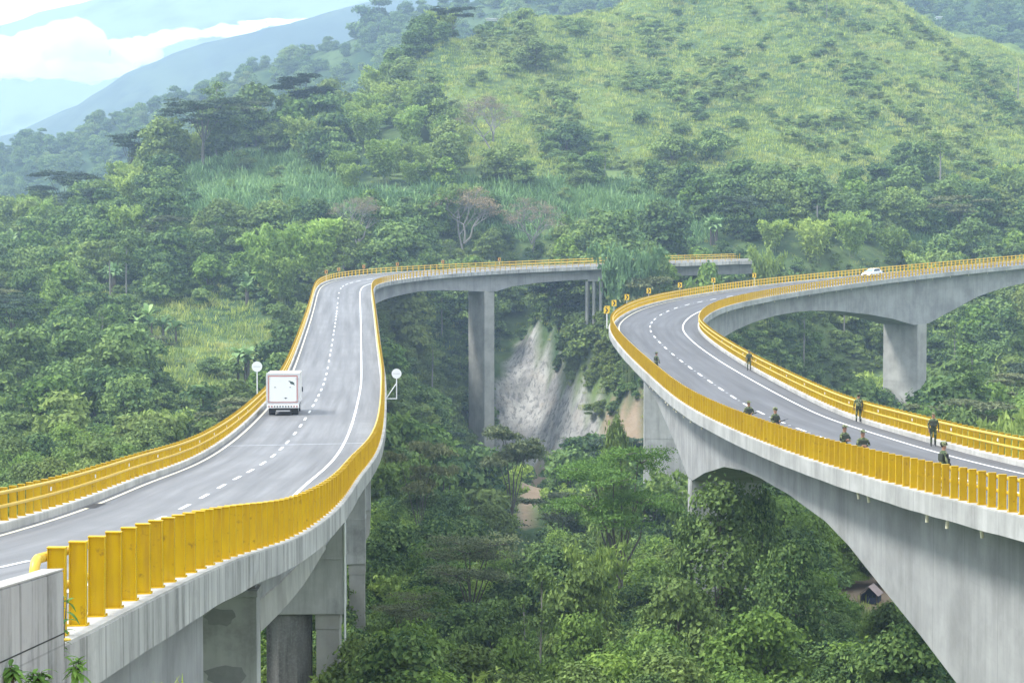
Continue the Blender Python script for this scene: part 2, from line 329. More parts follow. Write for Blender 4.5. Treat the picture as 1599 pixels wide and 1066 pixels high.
oB.extend(dashes(RB, 'lane_dash', [(a - 1.45, a + 1.45) for a in [-34, -27, -20, -12.5, -5.5, 1.6] + dB], [(-40, -.5), (90, -.5), (150, -.62), (215, -1.0), (400, -.9)], .17, M['paint'], brB))
oB.extend(dashes(RB, 'road_stud', [(a + 3.55, a + 3.75) for a in dB], [(-40, -.5), (90, -.5), (150, -.62), (215, -1.0), (400, -.9)], .16, M['paint'], brB, h=.012))
fix(oB, MIB)
# seams where the deck surface was patched
def seam(road, br, MI, s_):
    o = strip(road, 'expansion_joint', [(s_, s_ + .12)], [(-50, 0), (500, 0)], 9.6, M['chassis'], br, h=.005); fix([o], MI)
for s_ in (-2., 140.6): seam(RB, brB, MIB, s_)

# ---- piers: parts of their bridge
def pier(br, MI, road, k, s_, halfw, thick, zbot, top_h, name='pier', mat=None, cap=None, skew=0., dx=0.):
    """blade pier under the girder; cap = (half width, thickness, height) of a head block"""
    c = road.pt(s_, dx, 0); rz = road.rz(s_) + skew; mb = MB(); ztop = -top_h
    p = MB(); zb = zbot - c[2]
    t0 = ztop - (cap[2] if cap else 0)
    ch = .12
    poly = [(-halfw + ch, -thick / 2), (halfw - ch, -thick / 2), (halfw, -thick / 2 + ch), (halfw, thick / 2 - ch), (halfw - ch, thick / 2), (-halfw + ch, thick / 2), (-halfw, thick / 2 - ch), (-halfw, -thick / 2 + ch)]
    # lifts: each pour is one ring, a few millimetres in or out
    z = t0; i = 0
    while z > zb:
        z2 = max(zb, z - 5.2); e = .012 * (i % 2); p.prism([(x * (1 + e / halfw), y * (1 + e)) for x, y in poly], z2 + .05, z, 'z')
        p.prism([(x * .994, y * .985) for x, y in poly], z2, z2 + .05, 'z'); z = z2; i += 1
    o = p.build(name, mat or M['conc_pier'], br); loc = MI @ Vector(c); o.location = loc; o.rotation_euler = (0, 0, rz)
    if cap:
        q = MB(); q.box(-cap[0], cap[0], -cap[1] / 2, cap[1] / 2, ztop - cap[2], ztop, .04)
        h = q.build('pier_head', mat or M['conc_pier'], o)
    return o
# right bridge: two blade piers in view and one far one, plus the near one out of frame
pier(brB, MIB, RB, 'B', 84.2, 2.62, 1.6, -60, 6.0, dx=-1.12)
pier(brB, MIB, RB, 'B', 200.5, 3.74, 2.6, -62, 6.45)
pier(brB, MIB, RB, 'B', 299, 3.74, 2.7, -50, 8.45, mat=M['conc_far'])
pier(brB, MIB, RB, 'B', -26, 3.74, 3.0, -45, 10.)
# left bridge
pier(brA, MIA, RA, 'A', 379.2, 3.70, 2.3, -55, 3.98, mat=M['conc_far'], skew=R_(9))
for s_, zt, hb, sw in ((76, 1.75, 5.5, 0), (120, 4.0, 6.4, 0), (162, 4.4, 7.2, 0)):
    c = RA.pt(s_, 0, 0); rz = RA.rz(s_)
    hd = MB(); ew = .22 if s_ == 76 else 0; hd.box(-3.9, 3.9 + ew, -1.2, 1.2, -zt - hb, -zt, .05)
    hd.box(-3.94, 3.94 + ew, -1.24, 1.24, -zt - hb * .48, -zt - hb * .48 + .06)
    ho = hd.build('pier', M['conc_pier'], brA); ho.location = MIA @ Vector(c); ho.rotation_euler = (0, 0, rz)
    sh = MB(); zb = -60 - c[2]
    for xx in (-2.35, 1.2):
        sh.prism([(xx + 1.25 * math.cos(a), 1.1 * math.sin(a)) for a in [R_(22.5 + 45 * i) for i in range(8)]], zb, -zt - hb, 'z')
    sh.build('round_shaft', M['wall'], ho)
    s2 = MB(); s2.box(2.66, 3.84, -1.0, 1.0, zb, -zt - hb - .02, .04); s2.box(2.62, 3.88, -1.04, 1.04, -zt - hb - .8, -zt - hb - .015, .02); s2.build('square_shaft', M['conc_far'], ho)
    if s_ == 76:
        pp = MB(); pp.tube([(4.16, -1.26, -zt - .1), (4.16, -1.26, zb)], .055, 8); pp.build('lit_edge', M['white'], ho)  # white tube stands in for the lit edge of the pier's side face
        lp = MB(); lp.tube([(3.6, -1.25, -zt + .02), (3.6, -1.25, -zt + .45)], .04, 6); lp.box(3.4, 3.75, -1.4, -1.1, -zt + .42, -zt + .62, .03); lp.build('inspection_lamp', M['yellow'], ho)
for s_ in (222, 300): pier(brA, MIA, RA, 'A', s_, 3.7, 2.4, -60, depth('A', s_) - .02)
# far end: twin columns of the last pier and the landing span
c = RA.pt(402.5, 0, 0); rz = RA.rz(402.5)
tp = MB(); tp.box(-3.7, 3.7, -1.2, 1.2, -3.1, -2.45, .04)
po = tp.build('pier', M['conc_far'], brA); po.location = MIA @ Vector(c); po.rotation_euler = (0, 0, rz)
for y in (-1.4, .0, 1.4):
    for x in (-3.2, 3.2): cc = MB(); cc.tube([(x, y, -14), (x, y, -3.1)], .33, 10); cc.build('round_column', M['conc_far'], po, smooth=True)
# first pier: broad blade with a chipped bearing shelf
c = RA.pt(33.6, 0, 0); rz = RA.rz(33.6)
p1 = MB(); p1.prism([(-3.82, -.5), (3.82, -.5), (3.82, .5), (-3.82, .5)], -42, -1.62, 'z'); p1.box(-3.86, 3.86, -.54, .54, -1.62, -1.42, .03)
po = p1.build('pier', M['conc_pier'], brA); po.location = MIA @ Vector(c); po.rotation_euler = (0, 0, rz)
for x in (-2.9, -1., 1.0, 2.9): nb = MB(); nb.box(x - .35, x + .35, -.3, .3, -1.42, -1.2, .02); nb.build('bearing_block', M['conc_pier'], po)
# damp repair patches on the face that looks at the road below the deck
for (x, z, w, h) in ((2.75, -2.2, .45, .27), (2.9, -3.95, .62, .32)):
    pt = MB(); rr = random.Random(int(x * 10)); pts = []
    for i in range(16):
        a = 2 * math.pi * i / 16; f = .8 + .35 * rr.random(); pts.append((x + w * f * math.cos(a), z + h * f * math.sin(a)))
    pt.prism(pts, -.512, -.503, 'y'); pt.build('repair_patch', plain('damp mortar', (.25, .255, .25), .9, var=.12, scale=5), po)
# haunched bottom flange that runs along the first girder
def flange(s_):
    d = depth('A', s_); return [(3.751, -d - .02), (3.751, -d + .95), (3.80, -d + .92), (3.84, -d - .02)]
f = sweep(RA, 'bottom_flange', np.arange(34, 66, 1.), flange, M['conc_far'], brA); fix([f], MIA)
# abutment: side walls of the first span, and the parapet wall in front
ab = empty('abutment_wall', tuple(RA.pt(0, 0, 0)), 0, 'low concrete side wall below the near end of the left bridge, gridded with joints', 'abutment wall')
MIw = Matrix.Translation(-Vector(RA.pt(0, 0, 0)))
for sg in (1, -1):
    f = sweep(RA, 'side_wall', np.arange(-13, 17.01, 1.), lambda s_, sg=sg: [(sg * 4.2, -.40), (sg * 4.58, -.40), (sg * 4.58, -9.), (sg * 4.2, -9.)], M['conc'], ab); fix([f], MIw)
f = sweep(RA, 'end_wall', [16.6, 17.0], [(-4.19, -.64), (4.19, -.64), (4.19, -9.), (-4.19, -9.)], M['conc_pier'], ab); fix([f], MIw)
f = sweep(RA, 'dark_gap', [17.01, 17.16], [(4.1, -.42), (4.54, -.42), (4.54, -9.), (4.1, -9.)], M['black'], ab); fix([f], MIw)  # black strip puts in the darkness of the gap between wall end and pier
pw = empty('parapet_wall', tuple(RA.pt(-6, 5.6, 0)), 0, 'stained grey concrete parapet wall in the bottom left corner, nearest the viewer', 'parapet wall')
MIp = Matrix.Translation(-Vector(RA.pt(-6, 5.6, 0)))
f = sweep(RA, 'wall_panel', np.append(np.arange(-13.5, -1.9, .5), -1.75), [(5.32, -.22), (5.32, 1.15), (5.34, 1.17), (5.53, 1.17), (5.55, 1.15), (5.55, -.22)], M['wall'], pw); fix([f], MIp)
f = sweep(RA, 'wall_foot', np.append(np.arange(-13.5, -1.9, .5), -1.79), [(5.32, -.26), (5.50, -.26), (5.50, -1.5), (5.32, -1.5)], M['wall'], pw); fix([f], MIp)
f = sweep(RA, 'coping', np.append(np.arange(-13.5, -1.9, .5), -1.75), [(5.315, 1.172), (5.315, 1.19), (5.555, 1.19), (5.555, 1.172)], M['kerb'], pw); fix([f], MIp)
f = sweep(RA, 'dark_joint', np.append(np.arange(-13.5, -1.9, .5), -1.75), [(5.551, .44), (5.551, .455), (5.554, .455), (5.554, .44)], M['black'], pw); fix([f], MIp)  # thin black line along the outer face of the wall

# ------------------------------------------------------------------ railings
def post_mesh(out):
    """H post: outer flange, web, inner flange and cap; local +X to the road's right, flange on the `out` side"""
    mb = MB()
    mb.box(-.112, .112, -.006, .006, 0, 1.07)                                  # broad web plate, square to the road
    for x in (-.116, .116): mb.box(x - .0055, x + .0055, -.048, .048, 0, 1.075)    # the two flanges
    mb.box(-.128, .128, -.058, .058, 1.076, 1.09); mb.box(-.145, .145, -.085, .085, 0, .018)
    for x in (-.135, .135):
        for y in (-.068, .068): mb.box(x - .012, x + .012, y - .012, y + .012, .0185, .035)
    return mb
PM = {}
for out in (-1, 1):
    o = post_mesh(out).build('post', M['yellow']); PM[out] = o.data; bpy.data.objects.remove(o)
def railing(road, side, q0, q1, pitch, label, first=None, bend=False):
    rl = empty('bridge_railing', tuple(road.pt(q0, side * 5.2, .28)), 0, label, 'railing'); org = Vector(road.pt(q0, side * 5.2, .28)); MI = Matrix.Translation(-org)
    pos = np.arange(q0 + .35, q1, pitch); vis = 0; rest = []
    for s_ in pos:
        p = road.pt(s_, side * 5.16, .28); px = 800 + 3000 * p[0] / max(p[1], 1)
        if vis < 100 and -25 < px < 1625 and p[1] > 3:
            o = bpy.data.objects.new('post', PM[side]); COL.objects.link(o); o.parent = rl; o.location = Vector(p) - org; o.scale.x = .90 if road.k == 'A' and s_ < 12 else (.96 if road.k == 'A' else 1.)
            o.rotation_euler = (random.gauss(0, .004), random.gauss(0, .006), road.rz(s_) + random.gauss(0, .01)); vis += 1
        else: rest.append(s_)
    src = PM[side]; sv = np.array([v.co[:] for v in src.vertices]); sf = [list(f.vertices) for f in src.polygons]; V = []; F = []
    for s_ in rest:
        p = road.pt(s_, side * 5.16, .28); a = road.rz(s_); ca, sa = math.cos(a), math.sin(a); n = len(V)
        x = sv[:, 0] * ca - sv[:, 1] * sa + p[0] - org[0]; y = sv[:, 0] * sa + sv[:, 1] * ca + p[1] - org[1]; z = sv[:, 2] + p[2] - org[2]
        V += list(zip(x, y, z)); F += [[n + i for i in f] for f in sf]
    tag(mesh_obj('posts', V, F, M['yellow'], rl), kind='stuff')
    q = np.arange(q0 + (.12 if bend else 0), q1, 1.5)
    for nm, h, r in (('top_rail', 1.24, .062), ('lower_rail', .80, .058)):
        c = [(side * 4.985 + r * math.cos(a), h + r * math.sin(a)) for a in [2 * math.pi * i / 8 for i in range(8)]]
        o = sweep(road, nm, q, c, M['pipe'], rl); fix([o], MI); o.data.polygons.foreach_set('use_smooth', [True] * len(o.data.polygons))
    if bend:
        pts = []
        for i in range(9):
            a = math.pi * i / 8; pts.append(road.pt(q0 + .15 - .24 * math.sin(a), side * 4.985, 1.02 + .22 * math.cos(a)))
        mb = MB(); mb.tube([Vector(p) - org for p in pts], .062, 10); mb.build('end_bend', M['pipe'], rl, smooth=True)
    return rl, org
def reflectors(rl, org, road, side, qs):
    mb = MB(); mb.box(-.015, .015, -.07, .07, -.07, .07, .01); o = mb.build('reflector', M['white']); me = o.data; bpy.data.objects.remove(o)
    for s_ in qs:
        c = bpy.data.objects.new('reflector', me); COL.objects.link(c); c.parent = rl; c.location = Vector(road.pt(s_, side * 4.90, 1.02)) - org; c.rotation_euler = (0, 0, road.rz(s_))
r, o = railing(RA, -1, -13, RA.end - 3, 1.245, 'yellow post and pipe railing along the left edge of the truck bridge, behind the truck')
reflectors(r, o, RA, -1, [37, 45.7, 54.7, 63.5, 72, 79.5, 87.7, 95.4, 103.3, 112.5, 121])
railing(RA, 1, -.62, RA.end - 3, 1.245, 'yellow railing in the left foreground, its first plates standing beside the stained parapet wall', bend=True)
r, o = railing(RB, -1, -40, RB.end - 3, 1.045, 'yellow railing on the outer edge of the right bridge, five soldiers just behind it')
r, o = railing(RB, 1, -40, RB.end - 3, 1.045, 'yellow railing on the inner edge of the right bridge, three soldiers standing before it')
reflectors(r, o, RB, 1, [20 + 8.2 * i for i in range(15)])
# short scupper pipes below the fascia of the right bridge
sp = MB(); sp.tube([(0, 0, 0), (0, 0, -.42)], .06, 8); me = sp.build('scupper_pipe', M['cream']); SPM = me.data; bpy.data.objects.remove(me)
for sd_, qs in ((-1, [5.2, 9., 11.6, 20.5, 22.3, 66, 71, 75, 79, 81, 84.5, 86.5, 90, 94, 97, 99.5]), (1, [215 + 5.3 * i for i in range(24)])):
    for s_ in qs:
        o = bpy.data.objects.new('scupper_pipe', SPM); COL.objects.link(o); o.parent = brB; o.location = MIB @ Vector(RB.pt(s_, sd_ * 5.2, -.36)); o.rotation_euler = (random.gauss(0, .12), random.gauss(0, .12), 0)
# ------------------------------------------------------------------ signs
def chevron_sign(road, side, s_, label, group, direction=1, face=-1., h0=.28, short=True, yaw=None):
    """square chevron board on an outrigger bracket outside the railing"""
    p = road.pt(s_, side * 5.75, 0); g = empty('chevron_sign', tuple(p), yaw if yaw is not None else math.atan2(-p[0], p[1]), label, 'road sign', group)
    mb = MB(); mb.tube([(0, .03, -.15), (0, .03, 1.75)], .032, 8); mb.build('post', M['white'], g, smooth=True)
    pn = MB(); pn.box(-.30, .30, -.012, .012, 1.55, 2.30, .008); po = pn.build('panel', M['signy'], g)
    cv = MB(); d = direction
    pts = [(-.17, 2.22), (.0, 2.22), (.19, 1.925), (.0, 1.63), (-.17, 1.63), (.02, 1.925)]
    cv.prism([(x * d, z) for x, z in pts], -.019, -.0135, 'y'); cv.build('chevron_mark', M['black'], po)
    bk = MB(); bk.box(-.03, .03, -.0, .055, -.15, -.10)
    v = Vector(road.pt(s_, side * 5.44, -.12)) - Vector(p); c_, s2 = math.cos(-g.rotation_euler.z), math.sin(-g.rotation_euler.z)
    w = Vector((v.x * c_ - v.y * s2, v.x * s2 + v.y * c_, 0)); bk.tube([(0, .03, -.12), (w.x, w.y, -.12)], .03, 6); bk.build('bracket', M['white'], g)
    return g
chv = [(166.6, 'black and yellow chevron board at the tip of the hairpin, lowest of the row', 5.85), (169.5, 'chevron board second along the hairpin, standing just above the lowest one', 6.2), (182.8, 'third chevron board round the hairpin, on a tall white post', 5.9),
       (197.4, 'fourth chevron board round the hairpin, beside the tree with weeping foliage', 5.7), (213.8, 'fifth chevron board on the right bridge, under the dark hollow of the trees', 5.7), (229.9, 'small chevron board sixth round the hairpin, below the far bridge end', 5.7), (244.4, 'seventh chevron board on the right bridge, below the shrub by the far bridge end', 5.7), (260, 'last chevron board of the right bridge, farthest to the right by the dark hollow', 5.7)]
for s_, lb, _ in chv: chevron_sign(RB, -1, s_, lb, 'chevron boards round the hairpin')
cha = [(341, 'small orange chevron board at the left end of the far curve, over the railing corner'), (346.9, 'small orange chevron board second along the far curve of the left bridge'), (355.5, 'small orange chevron board third along the far curve of the left bridge'),
       (364, 'small orange chevron board fourth along the far curve of the left bridge'), (373.5, 'small orange chevron board below the bare grey tree on the far curve'), (384, 'small orange chevron board above the tall lone pier of the left bridge')]
M['signo'] = plain('faded sign orange', (.62, .30, .05), .5)
for s_, lb in cha:
    g = chevron_sign(RA, -1, s_, lb, 'chevron boards on the far curve')
    for ch in children(g):
        if ch.name.startswith('panel'): ch.data.materials[0] = M['signo']
        ch.scale = (.9, 1, .92)
def disc_sign(road, side, s_, off, zc, label, bracket):
    p = road.pt(s_, side * off, 0); g = empty('round_sign', tuple(p), 0, label, 'road sign')
    d = MB(); d.cyl((0, -.012, zc), (0, .012, zc), .44, 32); dd = d.build('disc', M['white'], g, smooth=True)
    t = MB()
    for x in np.arange(-.26, .27, .075): t.box(x - .026, x + .026, -.0175, -.0125, zc - .03, zc + .03)
    t.build('faint_print', M['grayp'], dd)
    ps = MB(); ps.tube([(0, .04, -.02), (0, .04, zc)], .045, 8); ps.build('post', M['white'], g, smooth=True)
    if bracket:
        b = MB(); v = Vector(road.pt(s_, side * 5.44, .1)) - Vector(p)
        b.tube([(0, .04, 0), (v.x, v.y, .0)], .045, 8); b.tube([(v.x, v.y, .05), (0, .04, zc - .85)], .04, 8); b.build('bracket', M['white'], g, smooth=True)
    return g
disc_sign(RA, 1, 148.5, 6.35, 2.25, 'round white sign on a triangular bracket outside the right railing of the truck bridge', True)
disc_sign(RA, -1, 140., 5.5, 3.45, 'round white sign on a post behind the left railing, beside the truck', False)

# ------------------------------------------------------------------ delivery truck (seen from behind)
def truck():
    s_ = 129.5; off = -2.75; p = RA.pt(s_, off, .0); g = empty('delivery_truck', tuple(p), RA.rz(s_), 'white box truck seen from behind on the left bridge, black oval mark on its door', 'truck')
    g.rotation_euler = (RA.grade(s_), 0, RA.rz(s_)); W = 1.28
    b = MB(); b.box(-W, W, 0, 4.6, .98, 3.36, .03); body = b.build('cargo_box', M['white'], g)
    fr = MB(); fr.box(-W - .02, W + .02, -.05, .03, 3.22, 3.40, .015); fr.box(-W - .02, W + .02, -.05, .03, .86, 1.02, .015)
    for sx in (-1, 1): fr.box(sx * W - .055, sx * W + .055, -.05, .03, 1.0, 3.24, .012)
    fr.build('door_frame', plain('worn white paint', (.62, .63, .64), .45, var=.1, scale=3), body)
    d = MB(); d.box(-W + .2, W - .2, -.045, .0, 1.1, 3.1, .02); door = d.build('rear_door', M['white'], body)
    t = MB()
    for a in ((-W + .13, W - .13, 3.12, 3.16), (-W + .13, W - .13, 1.04, 1.07)): t.box(a[0], a[1], -.056, -.02, a[2], a[3])
    for sx in (-1, 1): t.box(sx * (W - .15) - .02, sx * (W - .15) + .02, -.056, -.02, 1.07, 3.12)
    t.build('reflective_tape', M['red'], body)
    k = MB()
    for (x, z, a, c) in ((.72, 2.6, .17, .11), (.55, 2.72, .11, .04), (.88, 2.47, .07, .035)):
        k.prism([(x + a * math.cos(u) * (1 + .12 * math.sin(5 * u)), z + c * math.sin(u) - .25 * a * math.cos(u)) for u in [2 * math.pi * i / 14 for i in range(14)]], -.054, -.046, 'y')
    for (x, z, a, c) in ((-.62, 2.25, .08, .03), (.58, 2.25, .06, .035), (.22, 1.42, .15, .022), (.22, 1.38, .06, .05)): k.prism([(x + a * math.cos(u), z + c * math.sin(u)) for u in [2 * math.pi * i / 10 for i in range(10)]], -.054, -.046, 'y')
    k.build('door_mark', plain('dark green print', (.03, .06, .05), .5), door)
    h = MB()
    for sx in (-1, 1):
        for z in (1.18, 2.95): h.box(sx * 1.16 - .17, sx * 1.16 + .17, -.07, -.04, z - .025, z + .025, .008)
    h.build('hinge', M['galv'], door)
    bp = MB(); bp.box(-W, W, -.09, .02, .60, .86, .02); bo = bp.build('rear_bumper', M['white'], g)
    for x in np.arange(-1.1, 1.15, .22):
        m = MB(); m.box(x - .055, x + .055, -.105, -.085, .68, .78, .01); m.build('marker_light', M['lamp_red'] if abs(x) > .75 else M['chassis'], bo)
    ch = MB(); ch.box(-.95, .95, .1, 6.3, .42, .97, .03); ch.box(-.9, .9, .35, .6, .32, .6); ch.build('chassis', M['chassis'], g)
    pl = MB(); pl.box(-.55, .55, -.02, .06, .33, .43); pl.build('number_plate', M['galv'], g)
    for sx in (-1, 1):
        mf = MB(); mf.box(sx * .92 - .22, sx * .92 + .22, .25, .28, .2, .6); mf.build('mud_flap', M['rubber'], g)
        for y in (1.1, 5.2):
            w = MB(); x0 = sx * (.92 if y < 3 else 1.0); wd = .24 if y < 3 else .13; w.cyl((x0 - wd, y, .42), (x0 + wd, y, .42), .42, 24); wo_ = w.build('wheel', M['rubber'], g, smooth=True)
            r2 = MB(); r2.cyl((x0 - wd - .01, y, .42), (x0 + wd + .01, y, .42), .22, 16); r2.build('rim', M['galv'], wo_, smooth=True)
    cb = MB(); cb.prism([(4.72, .6), (4.72, 2.35), (5.0, 2.5), (6.1, 2.42), (6.55, 1.5), (6.62, .6)], -1.02, 1.02, 'x'); co = cb.build('cab', M['white'], g)
    ws = MB(); ws.prism([(6.16, 2.38), (6.19, 2.38), (6.59, 1.55), (6.56, 1.55)], -.92, .92, 'x'); ws.build('windscreen', M['glass'], co)
    for sx in (-1, 1):
        sw = MB(); sw.box(sx * 1.022 - .004, sx * 1.022 + .004, 4.95, 6.0, 1.6, 2.25); sw.build('side_window', M['glass'], co)
        mr = MB(); mr.box(sx * 1.2 - .1, sx * 1.2 + .1, 6.2, 6.26, 1.55, 1.95, .02); mr.tube([(sx * 1.02, 6.2, 1.8), (sx * 1.2, 6.22, 1.8)], .02, 6); mr.build('mirror', M['black'], co)
truck()

# ------------------------------------------------------------------ white hatchback
def car():
    s_ = 293.; p = RB.pt(s_, -2.75, .0); g = empty('car', tuple(p), RB.rz(s_) + math.pi, 'small white hatchback coming round the far part of the right bridge', 'car')
    g.rotation_euler = (-RB.grade(s_), 0, RB.rz(s_) + math.pi)
    # side profile (y forward, z), body loft across x with tumblehome
    low = [(-2.02, .32), (-2.06, .62), (-1.98, .92), (-1.2, .98), (.75, .93), (1.55, .80), (2.0, .66), (2.08, .42), (2.0, .25), (-1.95, .22)]
    bm = MB(); n = len(low); vs = []
    for x, sc_ in ((-.84, .96), (-.80, 1.0), (.80, 1.0), (.84, .96)):
        for y, z in low: vs.append((x, y * (sc_ if abs(x) > .82 else 1), z if abs(x) < .82 else .5 + (z - .5) * .92))
    fs = [[i * n + j, i * n + (j + 1) % n, (i + 1) * n + (j + 1) % n, (i + 1) * n + j] for i in range(3) for j in range(n)] + [list(range(n))[::-1], [3 * n + j for j in range(n)]]
    bm.add(vs, fs); body = bm.build('body', M['white'], g, smooth=True)
    rf = MB(); up = [(-1.75, .93), (-1.35, 1.42), (.05, 1.45), (.95, .92)]
    vs = [(sx * .76, y, z) if z < 1 else (sx * .60, y, z) for sx in (-1, 1) for y, z in up]
    rf.add(vs, [[0, 1, 2, 3], [7, 6, 5, 4], [0, 4, 5, 1], [1, 5, 6, 2], [2, 6, 7, 3], [3, 7, 4, 0]]); roof = rf.build('roof', M['white'], g)
    ws = MB(); ws.add([(-.66, .90, .965), (.66, .90, .965), (.55, .17, 1.40), (-.55, .17, 1.40)], [[0, 1, 2, 3]]); o = ws.build('windscreen', plain('windscreen', (.25, .33, .40), .08, var=.02), roof); o.location = (0, .035, .02)
    for sx in (-1, 1):
        sw = MB(); sw.add([(sx * .765, -1.45, .98), (sx * .765, .70, .98), (sx * .625, .05, 1.38), (sx * .625, -1.22, 1.36)], [[0, 1, 2, 3]]); sw.build('side_window', M['glass'], roof)
        hl = MB(); hl.ell((sx * .62, 1.93, .62), (.16, .12, .08)); hl.build('headlight', M['galv'], body, smooth=True)
        mi = MB(); mi.ell((sx * .93, .72, .98), (.09, .06, .07)); mi.build('mirror', M['white'], body, smooth=True)
        for y in (-1.25, 1.28):
            w = MB(); w.cyl((sx * .72, y, .31), (sx * .86, y, .31), .31, 20); wo_ = w.build('wheel', M['rubber'], g, smooth=True)
            q = MB(); q.cyl((sx * .73, y, .31), (sx * .872, y, .31), .19, 14); q.build('rim', M['galv'], wo_, smooth=True)
    gr = MB(); gr.box(-.5, .5, 2.055, 2.085, .36, .5, .01); gr.build('grille', M['black'], body)
    pl = MB(); pl.box(-.22, .22, 2.09, 2.10, .52, .62); pl.build('number_plate', M['signy'], body)
car()

# ------------------------------------------------------------------ soldiers
def camo():
    m, n, l, p, o = nodes_mat('camouflage cloth'); g = n.new('ShaderNodeTexCoord')
    a = noise(n, l, g.outputs['Object'], 5, 2); b = noise(n, l, g.outputs['Object'], 7, 2)
    c = mixc(n, l, (.055, .085, .038), (.19, .21, .10), ramp_out(n, l, a, .48, .52)); c = mixc(n, l, c, (.014, .016, .014), ramp_out(n, l, b, .55, .59))
    l.new(c, p.inputs['Base Color']); p.inputs['Roughness'].default_value = .9; return m
M['camo'] = camo(); M['skin'] = plain('skin', (.30, .16, .10), .55, var=.04); M['boot'] = plain('boot', (.012, .011, .010), .5); M['gun'] = plain('gun metal', (.015, .015, .016), .4)
M['hatc'] = M['camo']; M['vest'] = plain('webbing', (.035, .045, .030), .85); M['hair'] = plain('black hair', (.010, .008, .007), .7)
def body_mesh(pose):
    """one skinned surface from pelvis to fingertips"""
    st = pose.get('stride', .0); lean = pose.get('lean', 0.)
    V = []; E = []; Rr = []
    def add(p, r, par=None):
        V.append(Vector(p)); Rr.append(r); i = len(V) - 1
        if par is not None: E.append((par, i))
        return i
    pel = add((0, 0, .96), (.155, .115))
    wa = add((0, lean * .3, 1.10), (.135, .105), pel); ch = add((0, .01 + lean * .6, 1.30), (.165, .125), wa); sh = add((0, lean, 1.43), (.12, .10), ch)
    nk = add((0, .015 + lean, 1.53), (.058, .06), sh); hd0 = add((0, .025 + lean, 1.62), (.075, .085), nk); hd1 = add((0, .02 + lean, 1.71), (.082, .095), hd0); add((0, .01 + lean, 1.765), (.055, .06), hd1)
    add((0, .125 + lean, 1.655), (.014, .02), hd0)                       # nose
    add((-.085, .01 + lean, 1.655), (.012, .022), hd0); add((.085, .01 + lean, 1.655), (.012, .022), hd0)   # ears
    for sx in (-1, 1):
        f = st * sx
        hp = add((sx * .095, 0, .90), (.10, .105), pel); kn = add((sx * .11, .5 * f + .03, .50), (.066, .07), hp)
        an = add((sx * .12, f - .02 - (.05 if f < 0 else 0), .11 + (.05 if f < -.05 else 0)), (.048, .052), kn); add((sx * .13, f + .14, .055), (.045, .035), an); add((sx * .12, f - .05, .06), (.04, .04), an)
        so = add((sx * .20, lean, 1.40), (.068, .068), sh)
        el, wr = pose['arms'][0 if sx < 0 else 1]; e = add((el[0], el[1] + lean * .6, el[2]), (.048, .048), so); w = add((wr[0], wr[1] + lean * .5, wr[2]), (.031, .031), e)
        d = (V[w] - V[e]).normalized(); up = Vector((0, 0, 1)); sd = d.cross(up)
        if sd.length < .2: sd = Vector((0, 1, 0))
        sd.normalize(); nn = sd.cross(d)
        pm = add(V[w] + d * .075, (.036, .024), w)
        cur = pose.get('curl', .6)
        for j, (oo, ln) in enumerate(((-.030, .060), (-.010, .072), (.011, .068), (.031, .052))):
            k1 = add(V[pm] + d * ln * .55 + sd * oo - nn * .010 * cur, (.0105, .0105), pm); add(V[k1] + d * ln * .45 * (1 - cur) - nn * ln * .55 * cur, (.0085, .0085), k1)
        t1 = add(V[w] + d * .045 - sd * sx * .042 - nn * .012, (.012, .012), w); add(V[t1] + d * .032 - nn * .016, (.010, .010), t1)
    me = bpy.data.meshes.new('person_body'); me.from_pydata([tuple(v) for v in V], E, []); o = bpy.data.objects.new('person_body', me); COL.objects.link(o)
    md = o.modifiers.new('skin', 'SKIN'); md.use_smooth_shade = True
    for i, sv in enumerate(me.skin_vertices[0].data): sv.radius = Rr[i]; sv.use_root = (i == 0)
    sb = o.modifiers.new('sub', 'SUBSURF'); sb.levels = sb.render_levels = 1
    dg = bpy.context.evaluated_depsgraph_get(); dg.update(); ev = bpy.data.meshes.new_from_object(o.evaluated_get(dg)); bpy.data.objects.remove(o)
    ev.materials.clear()
    for m in (M['camo'], M['skin'], M['boot']): ev.materials.append(m)
    wrs = [Vector((pose['arms'][i][1][0], pose['arms'][i][1][1] + lean * .5, pose['arms'][i][1][2])) for i in (0, 1)]
    for f in ev.polygons:
        c = f.center; f.use_smooth = True
        if c.z > 1.50: f.material_index = 1
        elif c.z < .26: f.material_index = 2
        elif any((c - (w + (w - Vector(pose['arms'][i][0])).normalized() * .05)).length < .095 for i, w in enumerate(wrs)): f.material_index = 1
    ev.name = 'person_body'; return ev
POSES = {
 'carry': dict(arms=(((-.30, .05, 1.16), (-.10, .27, 1.12)), ((.30, .02, 1.15), (.13, .24, 1.02))), stride=.16, curl=.75),
 'stand': dict(arms=(((-.27, -.02, 1.14), (-.27, .06, .88)), ((.28, .0, 1.14), (.25, .10, .90))), stride=.05, curl=.45),
 'cross': dict(arms=(((-.29, .10, 1.17), (.02, .26, 1.19)), ((.29, .10, 1.16), (-.02, .28, 1.13))), stride=.04, curl=.7),
}
BM = {k: body_mesh(v) for k, v in POSES.items()}
